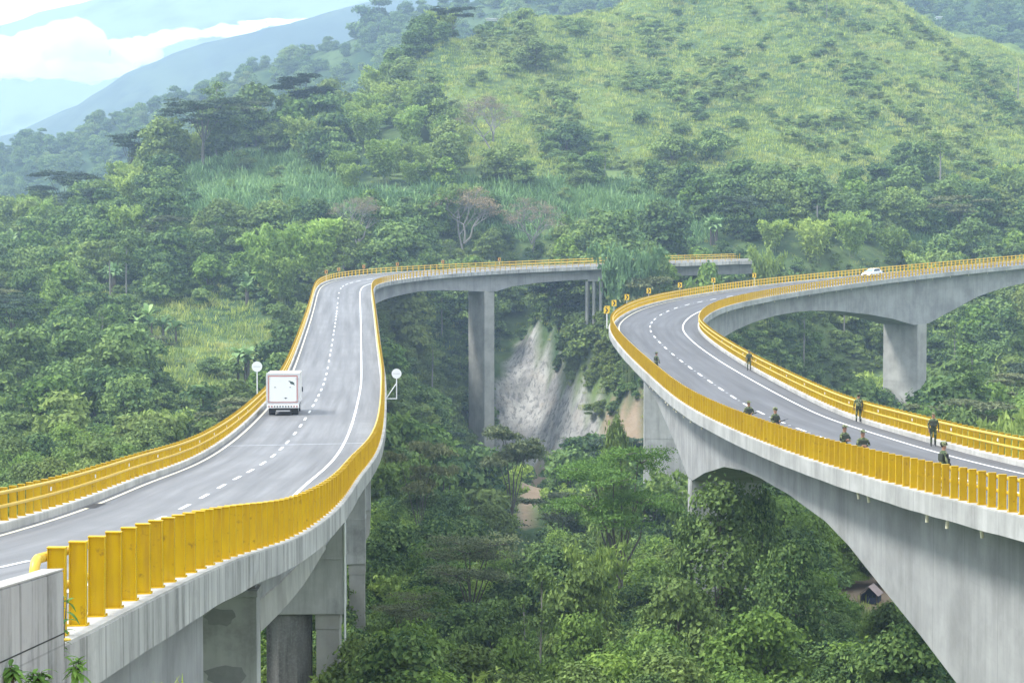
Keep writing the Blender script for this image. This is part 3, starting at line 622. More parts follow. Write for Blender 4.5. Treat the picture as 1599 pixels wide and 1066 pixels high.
def hat(kind, lean=0.):
    mb = MB()
    if kind == 'boonie':
        mb.ell((0, .02, 1.775), (.10, .115, .075), 14, 8); pts = []
        for i in range(20):
            a = 2 * math.pi * i / 20; pts.append((.185 * math.cos(a), .02 + .20 * math.sin(a), 1.755 + .012 * math.cos(2 * a)))
        mb.add(pts + [(0.09 * math.cos(2 * math.pi * i / 20), .02 + .105 * math.sin(2 * math.pi * i / 20), 1.785) for i in range(20)], [[i, (i + 1) % 20, 20 + (i + 1) % 20, 20 + i] for i in range(20)])
    elif kind == 'cap':
        mb.ell((0, .015, 1.765), (.098, .112, .075), 14, 8); mb.add([(-.075, .10, 1.75), (.075, .10, 1.75), (.06, .20, 1.735), (-.06, .20, 1.735), (-.075, .10, 1.762), (.075, .10, 1.762), (.06, .20, 1.745), (-.06, .20, 1.745)], [[3, 2, 1, 0], [4, 5, 6, 7], [2, 3, 7, 6]])
    else:
        mb.ell((0, .01, 1.755), (.125, .145, .105), 16, 9); mb.ell((0, .02, 1.72), (.135, .155, .03), 16, 5)
    return mb
def soldier(s_, off, face, pose, kind, label, rifle=None, pack=False, h=1.0):
    """face: direction looked at, degrees clockwise from straight ahead along the road"""
    p = RB.pt(s_, off, .008); g = empty('person', tuple(p), RB.rz(s_) - R_(face), label, 'person', 'soldiers on the right bridge'); g.scale = (h, h, h)
    o = bpy.data.objects.new('body', BM[pose]); COL.objects.link(o); o.parent = g
    ho = hat(kind).build({'boonie': 'brimmed_hat', 'cap': 'field_cap', 'helmet': 'helmet'}[kind], M['hatc'], g, smooth=True)
    hr = MB(); hr.ell((0, -.012, 1.70), (.086, .095, .085), 12, 8); hr.build('hair', M['hair'], g, smooth=True)
    for sx in (-1, 1): e = MB(); e.ell((sx * .032, .112, 1.69), (.013, .008, .008), 6, 4); e.build('eye', M['black'], g)
    v = MB(); v.box(-.17, .17, -.15, .16, 1.10, 1.40, .05); v.box(-.16, -.02, .14, .21, 1.08, 1.22, .02); v.box(.02, .16, .14, .21, 1.08, 1.22, .02); v.box(-.18, .18, -.14, .15, .95, 1.0, .02); v.build('webbing_vest', M['vest'], g)
    if pack: b = MB(); b.box(-.17, .17, -.36, -.14, 1.02, 1.45, .06); b.box(-.13, .13, -.42, -.34, 1.06, 1.28, .03); b.build('backpack', M['camo'], g)
    if rifle:
        gun = MB()
        gun.box(-.022, .022, -.16, .20, -.035, .035, .006); gun.box(-.018, .018, -.42, -.16, -.06, .02, .006); gun.cyl((0, .2, .012), (0, .56, .012), .011, 8); gun.box(-.02, .02, .2, .40, -.02, .03, .006)
        gun.box(-.014, .014, -.02, .045, -.19, -.03, .004); gun.box(-.014, .014, -.13, -.09, -.12, -.03, .004); gun.box(-.008, .008, -.04, .06, .035, .065)
        G = gun.build('rifle', M['gun'])
        loc, eul = rifle; ma = Matrix.Translation(g.location) @ Matrix.Rotation(g.rotation_euler.z, 4, 'Z') @ Matrix.Scale(h, 4)
        G.matrix_world = ma @ Matrix.Translation(loc) @ Matrix.Rotation(eul[2], 4, 'Z') @ Matrix.Rotation(eul[0], 4, 'X') @ Matrix.Rotation(eul[1], 4, 'Y')
        tag(G, 'black rifle of the ' + ' '.join(label.split()[:11]).rstrip(','), 'rifle', 'rifles of the soldiers')
    return g
RC = ((.02, .30, 1.06), (R_(18), 0, R_(62)))       # held across the front, muzzle up
RL = ((.22, .16, .92), (R_(-62), 0, R_(6)))        # hanging at the side, muzzle down
soldier(104., -4.3, 60, 'carry', 'boonie', 'farthest soldier, alone behind the outer rail near the hairpin', RC)
soldier(111.5, 4.5, 200, 'stand', 'boonie', 'soldier standing alone at the inner kerb, small and far', RL)
soldier(53.8, -4.25, 170, 'carry', 'boonie', 'soldier half hidden by the outer rail, left of a pair of lone men', RC)
soldier(47.3, -3.9, 150, 'carry', 'helmet', 'soldier with lifted hands behind the outer rail, right of a pair of lone men', RC)
soldier(65.3, 4.65, 10, 'stand', 'helmet', 'soldier walking away by the inner kerb with a pale helmet', RL, True)
soldier(31.3, -3.7, 150, 'cross', 'boonie', 'soldier with crossed arms, taller of two side by side behind the rail')
soldier(26.9, -3.9, 175, 'cross', 'boonie', 'soldier standing close on the right of the man with crossed arms')
soldier(45.9, 4.3, 185, 'stand', 'cap', 'soldier facing the viewer at the inner kerb before the yellow rail', RL)
soldier(17.0, -3.15, 80, 'stand', 'helmet', 'nearest soldier, in profile, legs seen between the rail plates', ((.27, .12, 1.0), (R_(-75), 0, R_(4))), False)
# ------------------------------------------------------------------ terrain: one sheet fitted through surveyed points (image column, row, distance)
CPI, SPI = math.cos(PIT), math.sin(PIT)
def at(px, py, Y):
    """world point at distance Y (along +Y) seen at pixel px, py"""
    a = (px - 799.5) / 3000.; b = -(py - 533.) / 3000.
    d = (a, CPI - b * SPI, SPI + b * CPI); k = Y / d[1]; return (a * k, Y, d[2] * k)
def pix(x, y, z):
    yy = y * CPI + z * SPI; zz = -y * SPI + z * CPI; return 799.5 + 3000 * x / yy, 533 - 3000 * zz / yy
TP = [ # main mountain
 (1250, 445, 400), (1250, 385, 440), (1250, 290, 500), (1250, 190, 560), (1250, 90, 620), (1250, 0, 680), (1250, -60, 735),
 (1000, 425, 398), (1000, 390, 430), (1000, 290, 490), (1000, 190, 560), (1000, 90, 630), (1000, 15, 690), (1000, -15, 725),
 (1130, 60, 650), (1380, 20, 690), (1380, 120, 620), (1380, 250, 530),
 (860, 405, 420), (860, 290, 480), (860, 190, 545), (860, 90, 615), (870, 5, 690), (750, 48, 655), (750, 130, 585), (750, 250, 500), (690, 75, 640), (640, 98, 620),
 (1500, 470, 430), (1500, 380, 470), (1500, 280, 530), (1500, 190, 590), (1500, 110, 650), (1490, 80, 690), (1590, 135, 665), (1600, 480, 430), (1600, 390, 480), (1600, 270, 560), (1600, 180, 625), (1700, 190, 640), (1700, 420, 480),
 (600, 430, 400), (600, 370, 425), (600, 290, 480), (600, 210, 540), (600, 165, 588), (560, 165, 600), (450, 192, 562), (450, 250, 520), (450, 330, 455), (380, 210, 545), (300, 240, 530), (300, 300, 475), (220, 282, 520), (150, 335, 500), (150, 385, 450), (60, 372, 490), (-40, 430, 470), (-150, 480, 450),
 # slope left of the truck bridge
 (0, 730, 235), (0, 600, 295), (0, 510, 370), (0, 450, 425), (200, 690, 250), (200, 600, 300), (200, 470, 380), (200, 385, 440), (400, 600, 325), (400, 480, 375), (400, 400, 415), (500, 440, 392), (450, 520, 360), (450, 580, 335), (-120, 650, 280), (-120, 800, 200), (60, 800, 190), (250, 760, 205),
 # gorge right of the truck bridge, below the far pier, the eroded cliff
 (640, 455, 405), (640, 520, 380), (640, 610, 340), (640, 700, 300), (640, 800, 255), (640, 900, 190), (620, 1000, 140), (620, 1080, 112),
 (745, 690, 390), (720, 600, 398), (740, 500, 412), (690, 690, 350), (850, 705, 388), (850, 610, 402), (838, 525, 424), (780, 660, 398), (790, 560, 414), (905, 560, 392), (925, 700, 370), (925, 620, 382), (960, 620, 372), (970, 700, 360), (1000, 560, 370), (1000, 500, 376), (990, 440, 418),
 (850, 750, 345), (850, 810, 290), (850, 900, 212), (850, 1000, 150), (850, 1085, 118), (1000, 760, 330), (1000, 830, 265), (1000, 920, 190), (1000, 1020, 138), (1000, 1085, 116),
 # inside the hairpin, behind the far arch
 (880, 500, 404), (920, 475, 390), (1000, 455, 384), (1080, 445, 380), (1150, 442, 384), (1200, 430, 395), (1150, 520, 408), (1200, 500, 420), (1200, 570, 398), (1300, 530, 410), (1300, 610, 385), (1300, 470, 430), (1420, 650, 345), (1420, 560, 392), (1550, 560, 380), (1550, 640, 310), (1650, 600, 350), (1560, 700, 250), (1700, 700, 240), (1150, 650, 360),
 # below the near arch
 (1250, 790, 255), (1250, 860, 196), (1250, 960, 146), (1250, 1085, 110), (1400, 860, 215), (1350, 925, 176), (1390, 940, 168), (1450, 1010, 138), (1500, 1090, 110), (1600, 960, 150), (1600, 1100, 100), (1150, 740, 300)]
W = [at(*p) for p in TP]
W = [(x, y, z - (3.0 if y > 200 else 2.5)) for x, y, z in W]
W += [(0, -60, -1.7), (0, 0, -1.7), (6, 2, -1.8), (-4, 6, -2.9), (-2, -10, -1.7), (-5.0, 14, -4.0), (-4.7, 19, -4.35), (-4.6, 23, -5.6), (0, 19, -6.5), (0, 35, -13), (6, 60, -20), (0, 80, -23), (30, 60, -22), (60, 60, -24), (30, 20, -12), (60, 100, -26), (-10, 19, -6.8), (-12, 0, -4.8), (-20, 10, -5.6), (-11, 40, -13), (-30, 40, -10), (-12, 60, -20), (-35, 90, -22), (-15, 100, -27), (-60, 100, -24), (-20, 150, -30), (-60, 60, -12), (-90, 0, 0), (-140, 150, -10), (-220, 300, 10), (-300, 500, 0), (-250, 100, 20),
      (90, 0, -8), (160, 100, -10), (220, 300, 0), (300, 450, 30), (320, 650, 70), (250, 620, 60),
      (0, 820, 50), (0, 1000, 10), (100, 850, 80), (100, 1050, 30), (250, 900, 40), (-100, 760, 5), (-160, 650, -10), (-60, 700, 20), (-100, 950, -10), (-260, 700, -15), (-300, 850, -20), (400, 1050, 20), (-500, 300, 20), (-600, 800, 0), (600, 500, 80), (700, 1000, 60), (-600, 0, 60), (500, 0, 20), (-600, 1200, -20), (0, 1250, -10), (700, 1250, 20)]
W = np.array(W)
def tps_k(r2): return np.where(r2 > 1e-9, r2 * np.log(np.maximum(r2, 1e-9)), 0.)
S_ = 100.
_A = W[:, :2] / S_; _K = tps_k(((_A[:, None] - _A[None]) ** 2).sum(2)) + np.eye(len(W)) * .004
_Q = np.column_stack([np.ones(len(W)), _A]); _L = np.block([[_K, _Q], [_Q.T, np.zeros((3, 3))]])
_c = np.linalg.solve(_L, np.concatenate([W[:, 2], [0, 0, 0]]))
def ground(x, y, fine=True):
    x = np.asarray(x, float); y = np.asarray(y, float); sh = x.shape; x = x.ravel(); y = y.ravel(); z = np.empty(len(x))
    for i in range(0, len(x), 20000):
        q = np.column_stack([x[i:i + 20000], y[i:i + 20000]]) / S_
        z[i:i + 20000] = tps_k(((q[:, None] - _A[None]) ** 2).sum(2)) @ _c[:-3] + _c[-3] + q @ _c[-2:]
    if fine:
        w = np.clip((y - 200) / 200, 0, 1); u = np.clip((y - 480) / 60, 0, 1); z = z + w * (7 * fbm(x / 38., y / 60.) + 2.6 * fbm(x / 11., y / 14.)) + u * (15 * fbm(x / 24. + 5, y / 90.) + 3.5 * fbm(x / 8., y / 16.)) + .5 * fbm(x / 4., y / 4., 2) * np.clip((y - 30) / 60, .1, 1)
    return z.reshape(sh)
def ax(a, b, dense, outer, n):
    lo = np.linspace(outer[0], a, n, endpoint=False); hi = np.linspace(b, outer[1], n + 1)[1:]; return np.concatenate([lo, np.arange(a, b + .01, dense), hi])
gx = ax(-190, 215, 2.4, (-900, 1000), 22); gy = ax(-20, 760, 2.6, (-90, 1300), 14)
X, Y = np.meshgrid(gx, gy); Z = ground(X, Y)
# surface kinds, fixed to the ground itself
PX, PY = pix(X, Y, Z)
def inpoly(px, py, poly):
    px = np.asarray(px); r = np.zeros(px.shape, bool); n = len(poly)
    for i in range(n):
        x1, y1 = poly[i]; x2, y2 = poly[(i + 1) % n]
        c = ((y1 > py) != (y2 > py)) & (px < (x2 - x1) * (py - y1) / (y2 - y1 + 1e-9) + x1); r ^= c
    return r
CLIFF = [(765, 720), (760, 640), (776, 590), (802, 548), (826, 520), (838, 505), (848, 520), (846, 545), (880, 590), (915, 625), (938, 660), (944, 720), (930, 740), (850, 740)]
BROWN = [(944, 640), (1006, 625), (1010, 705), (985, 720), (955, 700)]
SLIDE = [(818, 735), (850, 715), (858, 745), (838, 800), (812, 835), (800, 800)]
DIRT = [(1285, 918), (1365, 893), (1450, 905), (1450, 978), (1400, 966), (1330, 952)]
far = Y > 250
rock = (inpoly(PX + 6 * fbm(X / 3, Z / 3), PY, CLIFF) & far & (Y < 470)).astype(float)
brown = ((inpoly(PX, PY, BROWN) | inpoly(PX, PY, SLIDE)) & far & (Y < 470)) | (inpoly(PX, PY, DIRT) & (Y < 230) & (Y > 100)) | (Y < 24)
TV = V = list(zip(X.ravel().tolist(), Y.ravel().tolist(), Z.ravel().tolist())); nx = len(gx)
ii = (np.arange(len(gy) - 1)[:, None] * nx + np.arange(nx - 1)[None]).ravel()
TF = F = np.column_stack([ii, ii + 1, ii + nx + 1, ii + nx])
def ground_mat():
    m, n, l, p, o = nodes_mat('hillside ground'); g = n.new('ShaderNodeNewGeometry'); P = g.outputs['Position']
    a = noise(n, l, P, .035, 5, .6); b = noise(n, l, P, .22, 5, .65); c_ = noise(n, l, P, 1.1, 4, .6)
    c = mixc(n, l, (.055, .10, .040), (.15, .21, .07), ramp_out(n, l, a, .40, .62)); c = mixc(n, l, c, (.035, .065, .03), ramp_out(n, l, b, .48, .66, .7)); c = mixc(n, l, c, (.28, .25, .13), ramp_out(n, l, c_, .58, .75, .5))
    for nm, base in (('rock', None), ('soil', None)):
        at_ = n.new('ShaderNodeAttribute'); at_.attribute_name = nm
        if nm == 'rock':
            s1 = noise(n, l, P, 1, 6, .65, sx=(.30, .2, .10)); s2 = noise(n, l, P, 1, 5, .7, sx=(1.2, .9, .5))
            k = mixc(n, l, (.25, .245, .235), (.47, .46, .43), ramp_out(n, l, s1, .38, .62)); k = mixc(n, l, k, (.13, .13, .125), ramp_out(n, l, s2, .50, .60, .7)); k = mixc(n, l, k, (.40, .34, .26), ramp_out(n, l, b, .52, .66, .35))
        else: k = mixc(n, l, (.24, .17, .11), (.36, .29, .21), b.outputs['Fac'])
        c = mixc(n, l, c, k, at_.outputs['Fac'])
    l.new(c, p.inputs['Base Color']); p.inputs['Roughness'].default_value = 1; p.inputs['Specular IOR Level'].default_value = .1
    bump(n, l, p, b.outputs['Fac'], .8, .8); return m
gm = ground_mat()
terr = mesh_obj('ground', V, F.tolist(), gm, smooth=True); tag(terr, 'steep green hillsides falling into the gorge below the bridges', kind='structure')
for nm, arr in (('rock', rock), ('soil', brown.astype(float))):
    a = terr.data.attributes.new(nm, 'FLOAT', 'POINT'); a.data.foreach_set('value', arr.ravel().astype(np.float32))

# distant ridges
def ridge_mat(name, a_, b_, sc1):
    m, n, l, p, o = nodes_mat(name); g = n.new('ShaderNodeNewGeometry'); P = g.outputs['Position']
    a = noise(n, l, P, sc1, 6, .65); b = noise(n, l, P, sc1 * 6, 4, .6); c = mixc(n, l, a_, b_, ramp_out(n, l, a, .42, .6)); c = mixc(n, l, c, tuple(v * .5 for v in a_), ramp_out(n, l, b, .5, .7, .7))
    l.new(c, p.inputs['Base Color']); p.inputs['Roughness'].default_value = 1; p.inputs['Specular IOR Level'].default_value = .05; return m
def ridge(name, label, crest, Yc, front, drop, back, mat, amp, step, kind='structure'):
    cx = np.array([at(px, py, Yc)[0] for px, py in crest]); cz = np.array([at(px, py, Yc)[2] for px, py in crest])
    xs = np.arange(cx[0], cx[-1], step); zc = np.interp(xs, cx, cz)
    vs = np.linspace(0, 1, int(front / step) + 1); ys = []; rows = []
    for v in vs: rows.append((Yc - front * (1 - v), -drop * (1 - v) ** 1.15))
    for v in np.linspace(0, 1, 8)[1:]: rows.append((Yc + back * v, -drop * 1.2 * v))
    V = []
    for y, dz in rows:
        z = zc + dz + amp * fbm(xs / (amp * 9), np.full(len(xs), y / (amp * 9)), 5) + amp * .35 * fbm(xs / (amp * .8), np.full(len(xs), y / (amp * .8)), 3)
        V += list(zip(xs.tolist(), [y] * len(xs), z.tolist()))
    n = len(xs); F = [[i * n + j, i * n + j + 1, (i + 1) * n + j + 1, (i + 1) * n + j] for i in range(len(rows) - 1) for j in range(n - 1)]
    o = mesh_obj(name, V, F, mat, smooth=True); tag(o, label, kind=kind); return o, (xs, zc)
mr1 = ridge_mat('wooded ridge', (.030, .060, .025), (.085, .13, .045), .02)
C1 = [(-700, 420), (-300, 330), (-60, 260), (0, 240), (60, 222), (130, 206), (200, 186), (280, 160), (340, 142), (400, 112), (450, 100), (520, 76), (600, 44), (700, 14), (800, -18), (1000, -50), (1150, -60), (1300, -50), (1400, -20), (1470, -10), (1600, -30), (1800, -20), (2300, 0)]
ridge('hill', 'wooded ridge behind the grassy mountain, turning blue with distance', C1, 1250, 420, 190, 300, mr1, 14, 9)
mr2 = ridge_mat('far slope', (.035, .055, .03), (.07, .10, .05), .004)
C2 = [(-900, 520), (-300, 330), (-60, 226), (20, 200), (60, 180), (120, 152), (200, 104), (262, 74), (330, 56), (400, 40), (470, 29), (560, 6), (640, -16), (900, -60), (1300, -120), (2000, -100)]
ridge('hill', 'pale blue slope rising to the right behind the wooded ridge', C2, 2700, 1150, 640, 150, mr2, 44, 22)
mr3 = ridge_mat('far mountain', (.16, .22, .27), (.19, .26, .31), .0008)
C3 = [(-1200, 260), (-500, 130), (-100, 62), (0, 42), (40, 26), (66, 17), (130, 4), (200, -12), (300, -30), (600, -60), (1200, -90), (2200, -60)]
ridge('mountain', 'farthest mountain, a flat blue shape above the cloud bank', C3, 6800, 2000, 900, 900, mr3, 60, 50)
# ------------------------------------------------------------------ vegetation
def leaf_mat(name, dark, light, warm, transl=.22):
    m, n, l, p, o = nodes_mat(name); at_ = n.new('ShaderNodeAttribute'); at_.attribute_name = 'tint'
    oi = n.new('ShaderNodeObjectInfo'); nzn = noise(n, l, oi.outputs['Location'], .10 if name == 'tall grass' else .035, 5, .62); g = n.new('ShaderNodeNewGeometry'); n2 = noise(n, l, g.outputs['Position'], .45, 2)
    c = mixc(n, l, dark, light, at_.outputs['Fac'])
    rr = ramp(n, [(.0, (.60, .66, .62)), (.5, (.92, .95, .9)), (1, (1.3, 1.22, 1.05))]); l.new(oi.outputs['Random'], rr.inputs[0])
    c = mixc(n, l, c, rr.outputs[0], 1., 'MULTIPLY'); c = mixc(n, l, c, warm, ramp_out(n, l, nzn, .48, .70, .55))
    c = mixc(n, l, c, (.7, .74, .7), ramp_out(n, l, n2, .52, .66, .4), 'MULTIPLY')
    l.new(c, p.inputs['Base Color']); p.inputs['Roughness'].default_value = .75; p.inputs['Specular IOR Level'].default_value = .18
    t = n.new('ShaderNodeBsdfTranslucent'); l.new(c, t.inputs[0]); ms = n.new('ShaderNodeMixShader'); ms.inputs[0].default_value = transl
    l.new(p.outputs[0], ms.inputs[1]); l.new(t.outputs[0], ms.inputs[2]); l.new(ms.outputs[0], o.inputs[0]); return m
L = {
 'broad': leaf_mat('broad leaves', (0.040, 0.094, 0.036), (0.248, 0.363, 0.110), (0.307, 0.352, 0.084)),
 'bright': leaf_mat('bright leaves', (0.083, 0.165, 0.037), (0.283, 0.418, 0.095), (0.248, 0.341, 0.084), .3),
 'umb': leaf_mat('fine olive leaves', (0.100, 0.138, 0.068), (0.248, 0.275, 0.137), (0.283, 0.264, 0.116)),
 'umbg': leaf_mat('fine green leaves', (0.118, 0.242, 0.058), (0.319, 0.506, 0.126), (0.354, 0.462, 0.105), .3),
 'bam': leaf_mat('bamboo leaves', (0.177, 0.275, 0.063), (0.425, 0.550, 0.147), (0.425, 0.484, 0.137), .3),
 'ban': leaf_mat('banana leaves', (0.142, 0.264, 0.105), (0.354, 0.506, 0.221), (0.330, 0.418, 0.179), .3),
 'dry': leaf_mat('dry foliage', (0.224, 0.182, 0.126), (0.425, 0.341, 0.231), (0.354, 0.286, 0.168)),
 'grass': leaf_mat('tall grass', (0.189, 0.286, 0.068), (0.496, 0.561, 0.158), (0.661, 0.594, 0.231), .3),
 'cane': leaf_mat('cane leaves', (0.130, 0.253, 0.105), (0.319, 0.473, 0.210), (0.283, 0.418, 0.158), .25),
 'blade': leaf_mat('sword leaves', (0.083, 0.187, 0.042), (0.271, 0.462, 0.105), (0.248, 0.341, 0.074), .3),
}
M['bark'] = plain('bark', (.13, .115, .095), .95, var=.2, scale=3); M['barkp'] = plain('pale bark', (.25, .24, .215), .9, var=.15, scale=3)
def nrm(a): return a / (np.linalg.norm(a, axis=-1, keepdims=True) + 1e-9)
def cards(P, N, a, b, r, droop=None):
    """diamond leaves at P facing N with half length a and half width b"""
    k = len(P); t = r.normal(size=(k, 3)); t = t - (t * N).sum(1)[:, None] * N; t = nrm(t)
    if droop is not None: t = nrm(t * (1 - droop) + np.array([0, 0, -1.]) * droop)
    u = nrm(np.cross(N, t)); a = np.broadcast_to(a, k)[:, None] * r.uniform(.65, 1.25, (k, 1)); b = np.broadcast_to(b, k)[:, None] * r.uniform(.7, 1.2, (k, 1))
    V = np.stack([P - t * a, P - u * b + N * b * .25, P + t * a, P + u * b + N * b * .25], 1).reshape(-1, 3); return V, np.arange(4 * k).reshape(-1, 4)
class Lf:
    def __init__(s): s.V = []; s.F = []; s.T = []; s.n = 0
    def add(s, V, F, T): s.V.append(V); s.F.append(F + s.n); s.T.append(T); s.n += len(V)
    def build(s, name, mat, parent):
        V = np.concatenate(s.V); F = np.concatenate(s.F); return mesh_obj(name, V.tolist(), F.tolist(), mat, parent, tint=np.concatenate(s.T))
def sph(r, k): return nrm(r.normal(size=(k, 3)))
def broad(seed, H, R, nb, per, size, leaf, bark='bark', low=.3, rr_=(.26, .46), tv=.26, rg=.16):
    r = np.random.default_rng(seed); lf = Lf(); c = []
    for i in range(nb):
        a = r.uniform(0, 2 * math.pi); q = math.sqrt(r.uniform(0, 1)) * R * .72; zf = r.uniform(0, 1); k = math.sin(math.pi * min(1, zf * .85 + .12)); c.append((q * k * math.cos(a), q * k * math.sin(a), H * (low + (.90 - low) * zf), R * r.uniform(*rr_)))
    for (x, y, z, rad) in c:
        k = int(per * (rad / (.36 * R)) ** 2); d = sph(r, k); d[:, 2] = np.abs(d[:, 2]) * .9 + d[:, 2] * .1 - .12; d = nrm(d)
        rr = rad * (1 + rg * r.normal(size=(k, 1))) * (1 + .2 * np.sin(5 * d[:, :1] + x) * np.cos(4 * d[:, 1:2] + y)); P = np.array([x, y, z]) + d * rr * np.array([1, 1, .72])
        N = nrm(d + .55 * r.normal(size=(k, 3)) + np.array([0, 0, .35])); bt = r.uniform(-tv, tv); V, F = cards(P, N, size, size * .62, r); lf.add(V, F, np.clip(r.beta(2, 2.4, k) + bt, 0, 1))
    g = MB(); pts = [(0, 0, -1.2), (.05 * H * r.normal() * .3, .02 * H, H * .25), (.0, 0, H * .55), (0, 0, H * .8)]; g.tube(pts, [H * .028, H * .021, H * .014, H * .004], 7)
    for (x, y, z, rad) in c[:min(nb, 9)]: g.tube([(0, 0, H * low * .8 + z * .15), (x * .5, y * .5, z * .75), (x, y, z)], [H * .011, H * .007, H * .002], 5)
    return lf, g, L[leaf], M[bark]
def umbrella(seed, H, R, leaf, per=520, size=.2, layers=7, bark='bark'):
    r = np.random.default_rng(seed); lf = Lf(); g = MB(); fork = H * .38; g.tube([(0, 0, -1.2), (.1, .05, fork * .5), (0, 0, fork)], [H * .026, H * .022, H * .018], 7)
    for i in range(layers):
        a = 2 * math.pi * i / layers * 1.62 + r.uniform(-.3, .3); q = R * r.uniform(.30, .78) if i else .1; z = H * r.uniform(.68, 1.0) - .10 * q; c = np.array([q * math.cos(a), q * math.sin(a), z]); rad = R * r.uniform(.30, .50)
        g.tube([(0, 0, fork * r.uniform(.8, 1)), tuple(c * np.array([.30, .42, 0]) + np.array([r.normal() * .35, r.normal() * .35, fork + (z - fork) * .5])), tuple(c * np.array([.8, .8, 1]) - np.array([0, 0, .5])), tuple(c)], [H * .008, H * .006, H * .004, H * .0015], 5)
        for j in range(7):
            b = r.uniform(0, 2 * math.pi); e = c + np.array([math.cos(b), math.sin(b), 0]) * rad * r.uniform(.5, .9); g.tube([tuple(c - [0, 0, .45]), tuple((c + e) / 2 - [0, 0, .15]), tuple(e)], [H * .004, H * .003, H * .001], 4)
        for s_ in range(9):
            b = r.uniform(0, 2 * math.pi); sc_ = c + np.array([math.cos(b), math.sin(b), 0]) * rad * math.sqrt(r.uniform(0, 1)) * .85; sc_[2] += r.normal() * .22; k = per // 9
            d = r.normal(size=(k, 3)) * np.array([rad * .27, rad * .27, .10]); d[:, 2] -= .05 * (d[:, 0] ** 2 + d[:, 1] ** 2)
            N = nrm(np.array([0, 0, 1.]) + .42 * r.normal(size=(k, 3))); V, F = cards(sc_ + d, N, size, size * .5, r); lf.add(V, F, np.clip(r.beta(2, 2, k) + r.uniform(-.15, .15), 0, 1))
    return lf, g, L[leaf], M[bark]
def bamboo(seed, H, nc=26, per=150, leaf='bam'):
    r = np.random.default_rng(seed); lf = Lf(); g = MB()
    for i in range(nc):
        a = r.uniform(0, 2 * math.pi); h = H * r.uniform(.62, 1.05); re = h * r.uniform(.18, .52); b0 = r.normal(size=2) * H * .05; dx, dy = math.cos(a), math.sin(a)
        f = lambda t: np.stack([b0[0] + dx * re * t ** 2.3, b0[1] + dy * re * t ** 2.3, h * (1.12 * t - .30 * t ** 3.2)], -1)
        if i % 2 == 0: g.tube([tuple(f(np.array(t))) for t in (0, .3, .6, .85, 1.)], [.05, .045, .03, .02, .008], 4)
        t = r.uniform(.22, 1.02, per) ** .8; sp = (.02 + .055 * np.sin(np.pi * np.clip(t, 0, 1))) * h; P = f(t) + r.normal(size=(per, 3)) * sp[:, None] * np.array([1, 1, .7]); P[:, 2] -= np.abs(r.normal(size=per)) * sp * .7
        N = nrm(r.normal(size=(per, 3)) + np.array([dx * .7, dy * .7, .9])); V, F = cards(P, N, H * .045, H * .016, r, droop=.4); lf.add(V, F, np.clip(r.beta(2, 2, per) * .9 + (t - .5) * .25, 0, 1))
    return lf, g, L[leaf], M['bam_culm']
M['bam_culm'] = plain('bamboo culm', (.22, .27, .10), .6)
def leaf_blade(r, base, az, length, width, rise, droop, seg=6):
    """arched blade folded along its midrib"""
    t = np.linspace(0, 1, seg + 1); d = np.array([math.cos(az), math.sin(az), 0]); s = np.array([-math.sin(az), math.cos(az), 0])
    c = base + d * (length * t)[:, None] * math.cos(rise) + np.array([0, 0, 1.]) * (length * (math.sin(rise) * t - droop * t ** 2.2))[:, None]; w = width * np.sin(np.pi * np.clip(t * .93 + .05, 0, 1)) ** .7
    V = np.concatenate([c - s * w[:, None] + [0, 0, .0], c + np.array([0, 0, -.12 * width]), c + s * w[:, None]]); n = seg + 1; F = []
    for i in range(seg): F += [[i, i + 1, n + i + 1, n + i], [n + i, n + i + 1, 2 * n + i + 1, 2 * n + i]]
    return V, np.array(F)
def banana(seed, n=3):
    r = np.random.default_rng(seed); lf = Lf(); g = MB()
    for p in range(n):
        b = r.normal(size=2) * 1.1 if p else np.zeros(2); h = r.uniform(2.0, 3.6); g.tube([(b[0], b[1], -.6), (b[0], b[1], h * .6), (b[0], b[1], h)], [.17, .14, .08], 7)
        for k in range(13):
            V, F = leaf_blade(r, np.array([b[0], b[1], h - .1 - .25 * r.uniform() * h * (k > 8)]), r.uniform(0, 6.28), r.uniform(1.7, 2.6), r.uniform(.26, .38), r.uniform(.5, 1.25), r.uniform(.35, .75)); lf.add(V, F, np.full(len(F), np.clip(r.normal(.6, .25), 0, 1)))
    return lf, g, L['ban'], M['bark']
def spiky(seed, n=46, length=2.6, width=.07, leaf='blade'):
    r = np.random.default_rng(seed); lf = Lf(); g = MB(); g.tube([(0, 0, -.8), (0, 0, .35)], [.12, .09], 6)
    for k in range(n):
        V, F = leaf_blade(r, np.array([r.normal() * .09, r.normal() * .09, .2]), r.uniform(0, 6.28), length * r.uniform(.6, 1.1), width, r.uniform(.55, 1.45), r.uniform(.08, .5), 5); lf.add(V, F, np.full(len(F), r.uniform(0, 1)))
    return lf, g, L[leaf], M['bark']
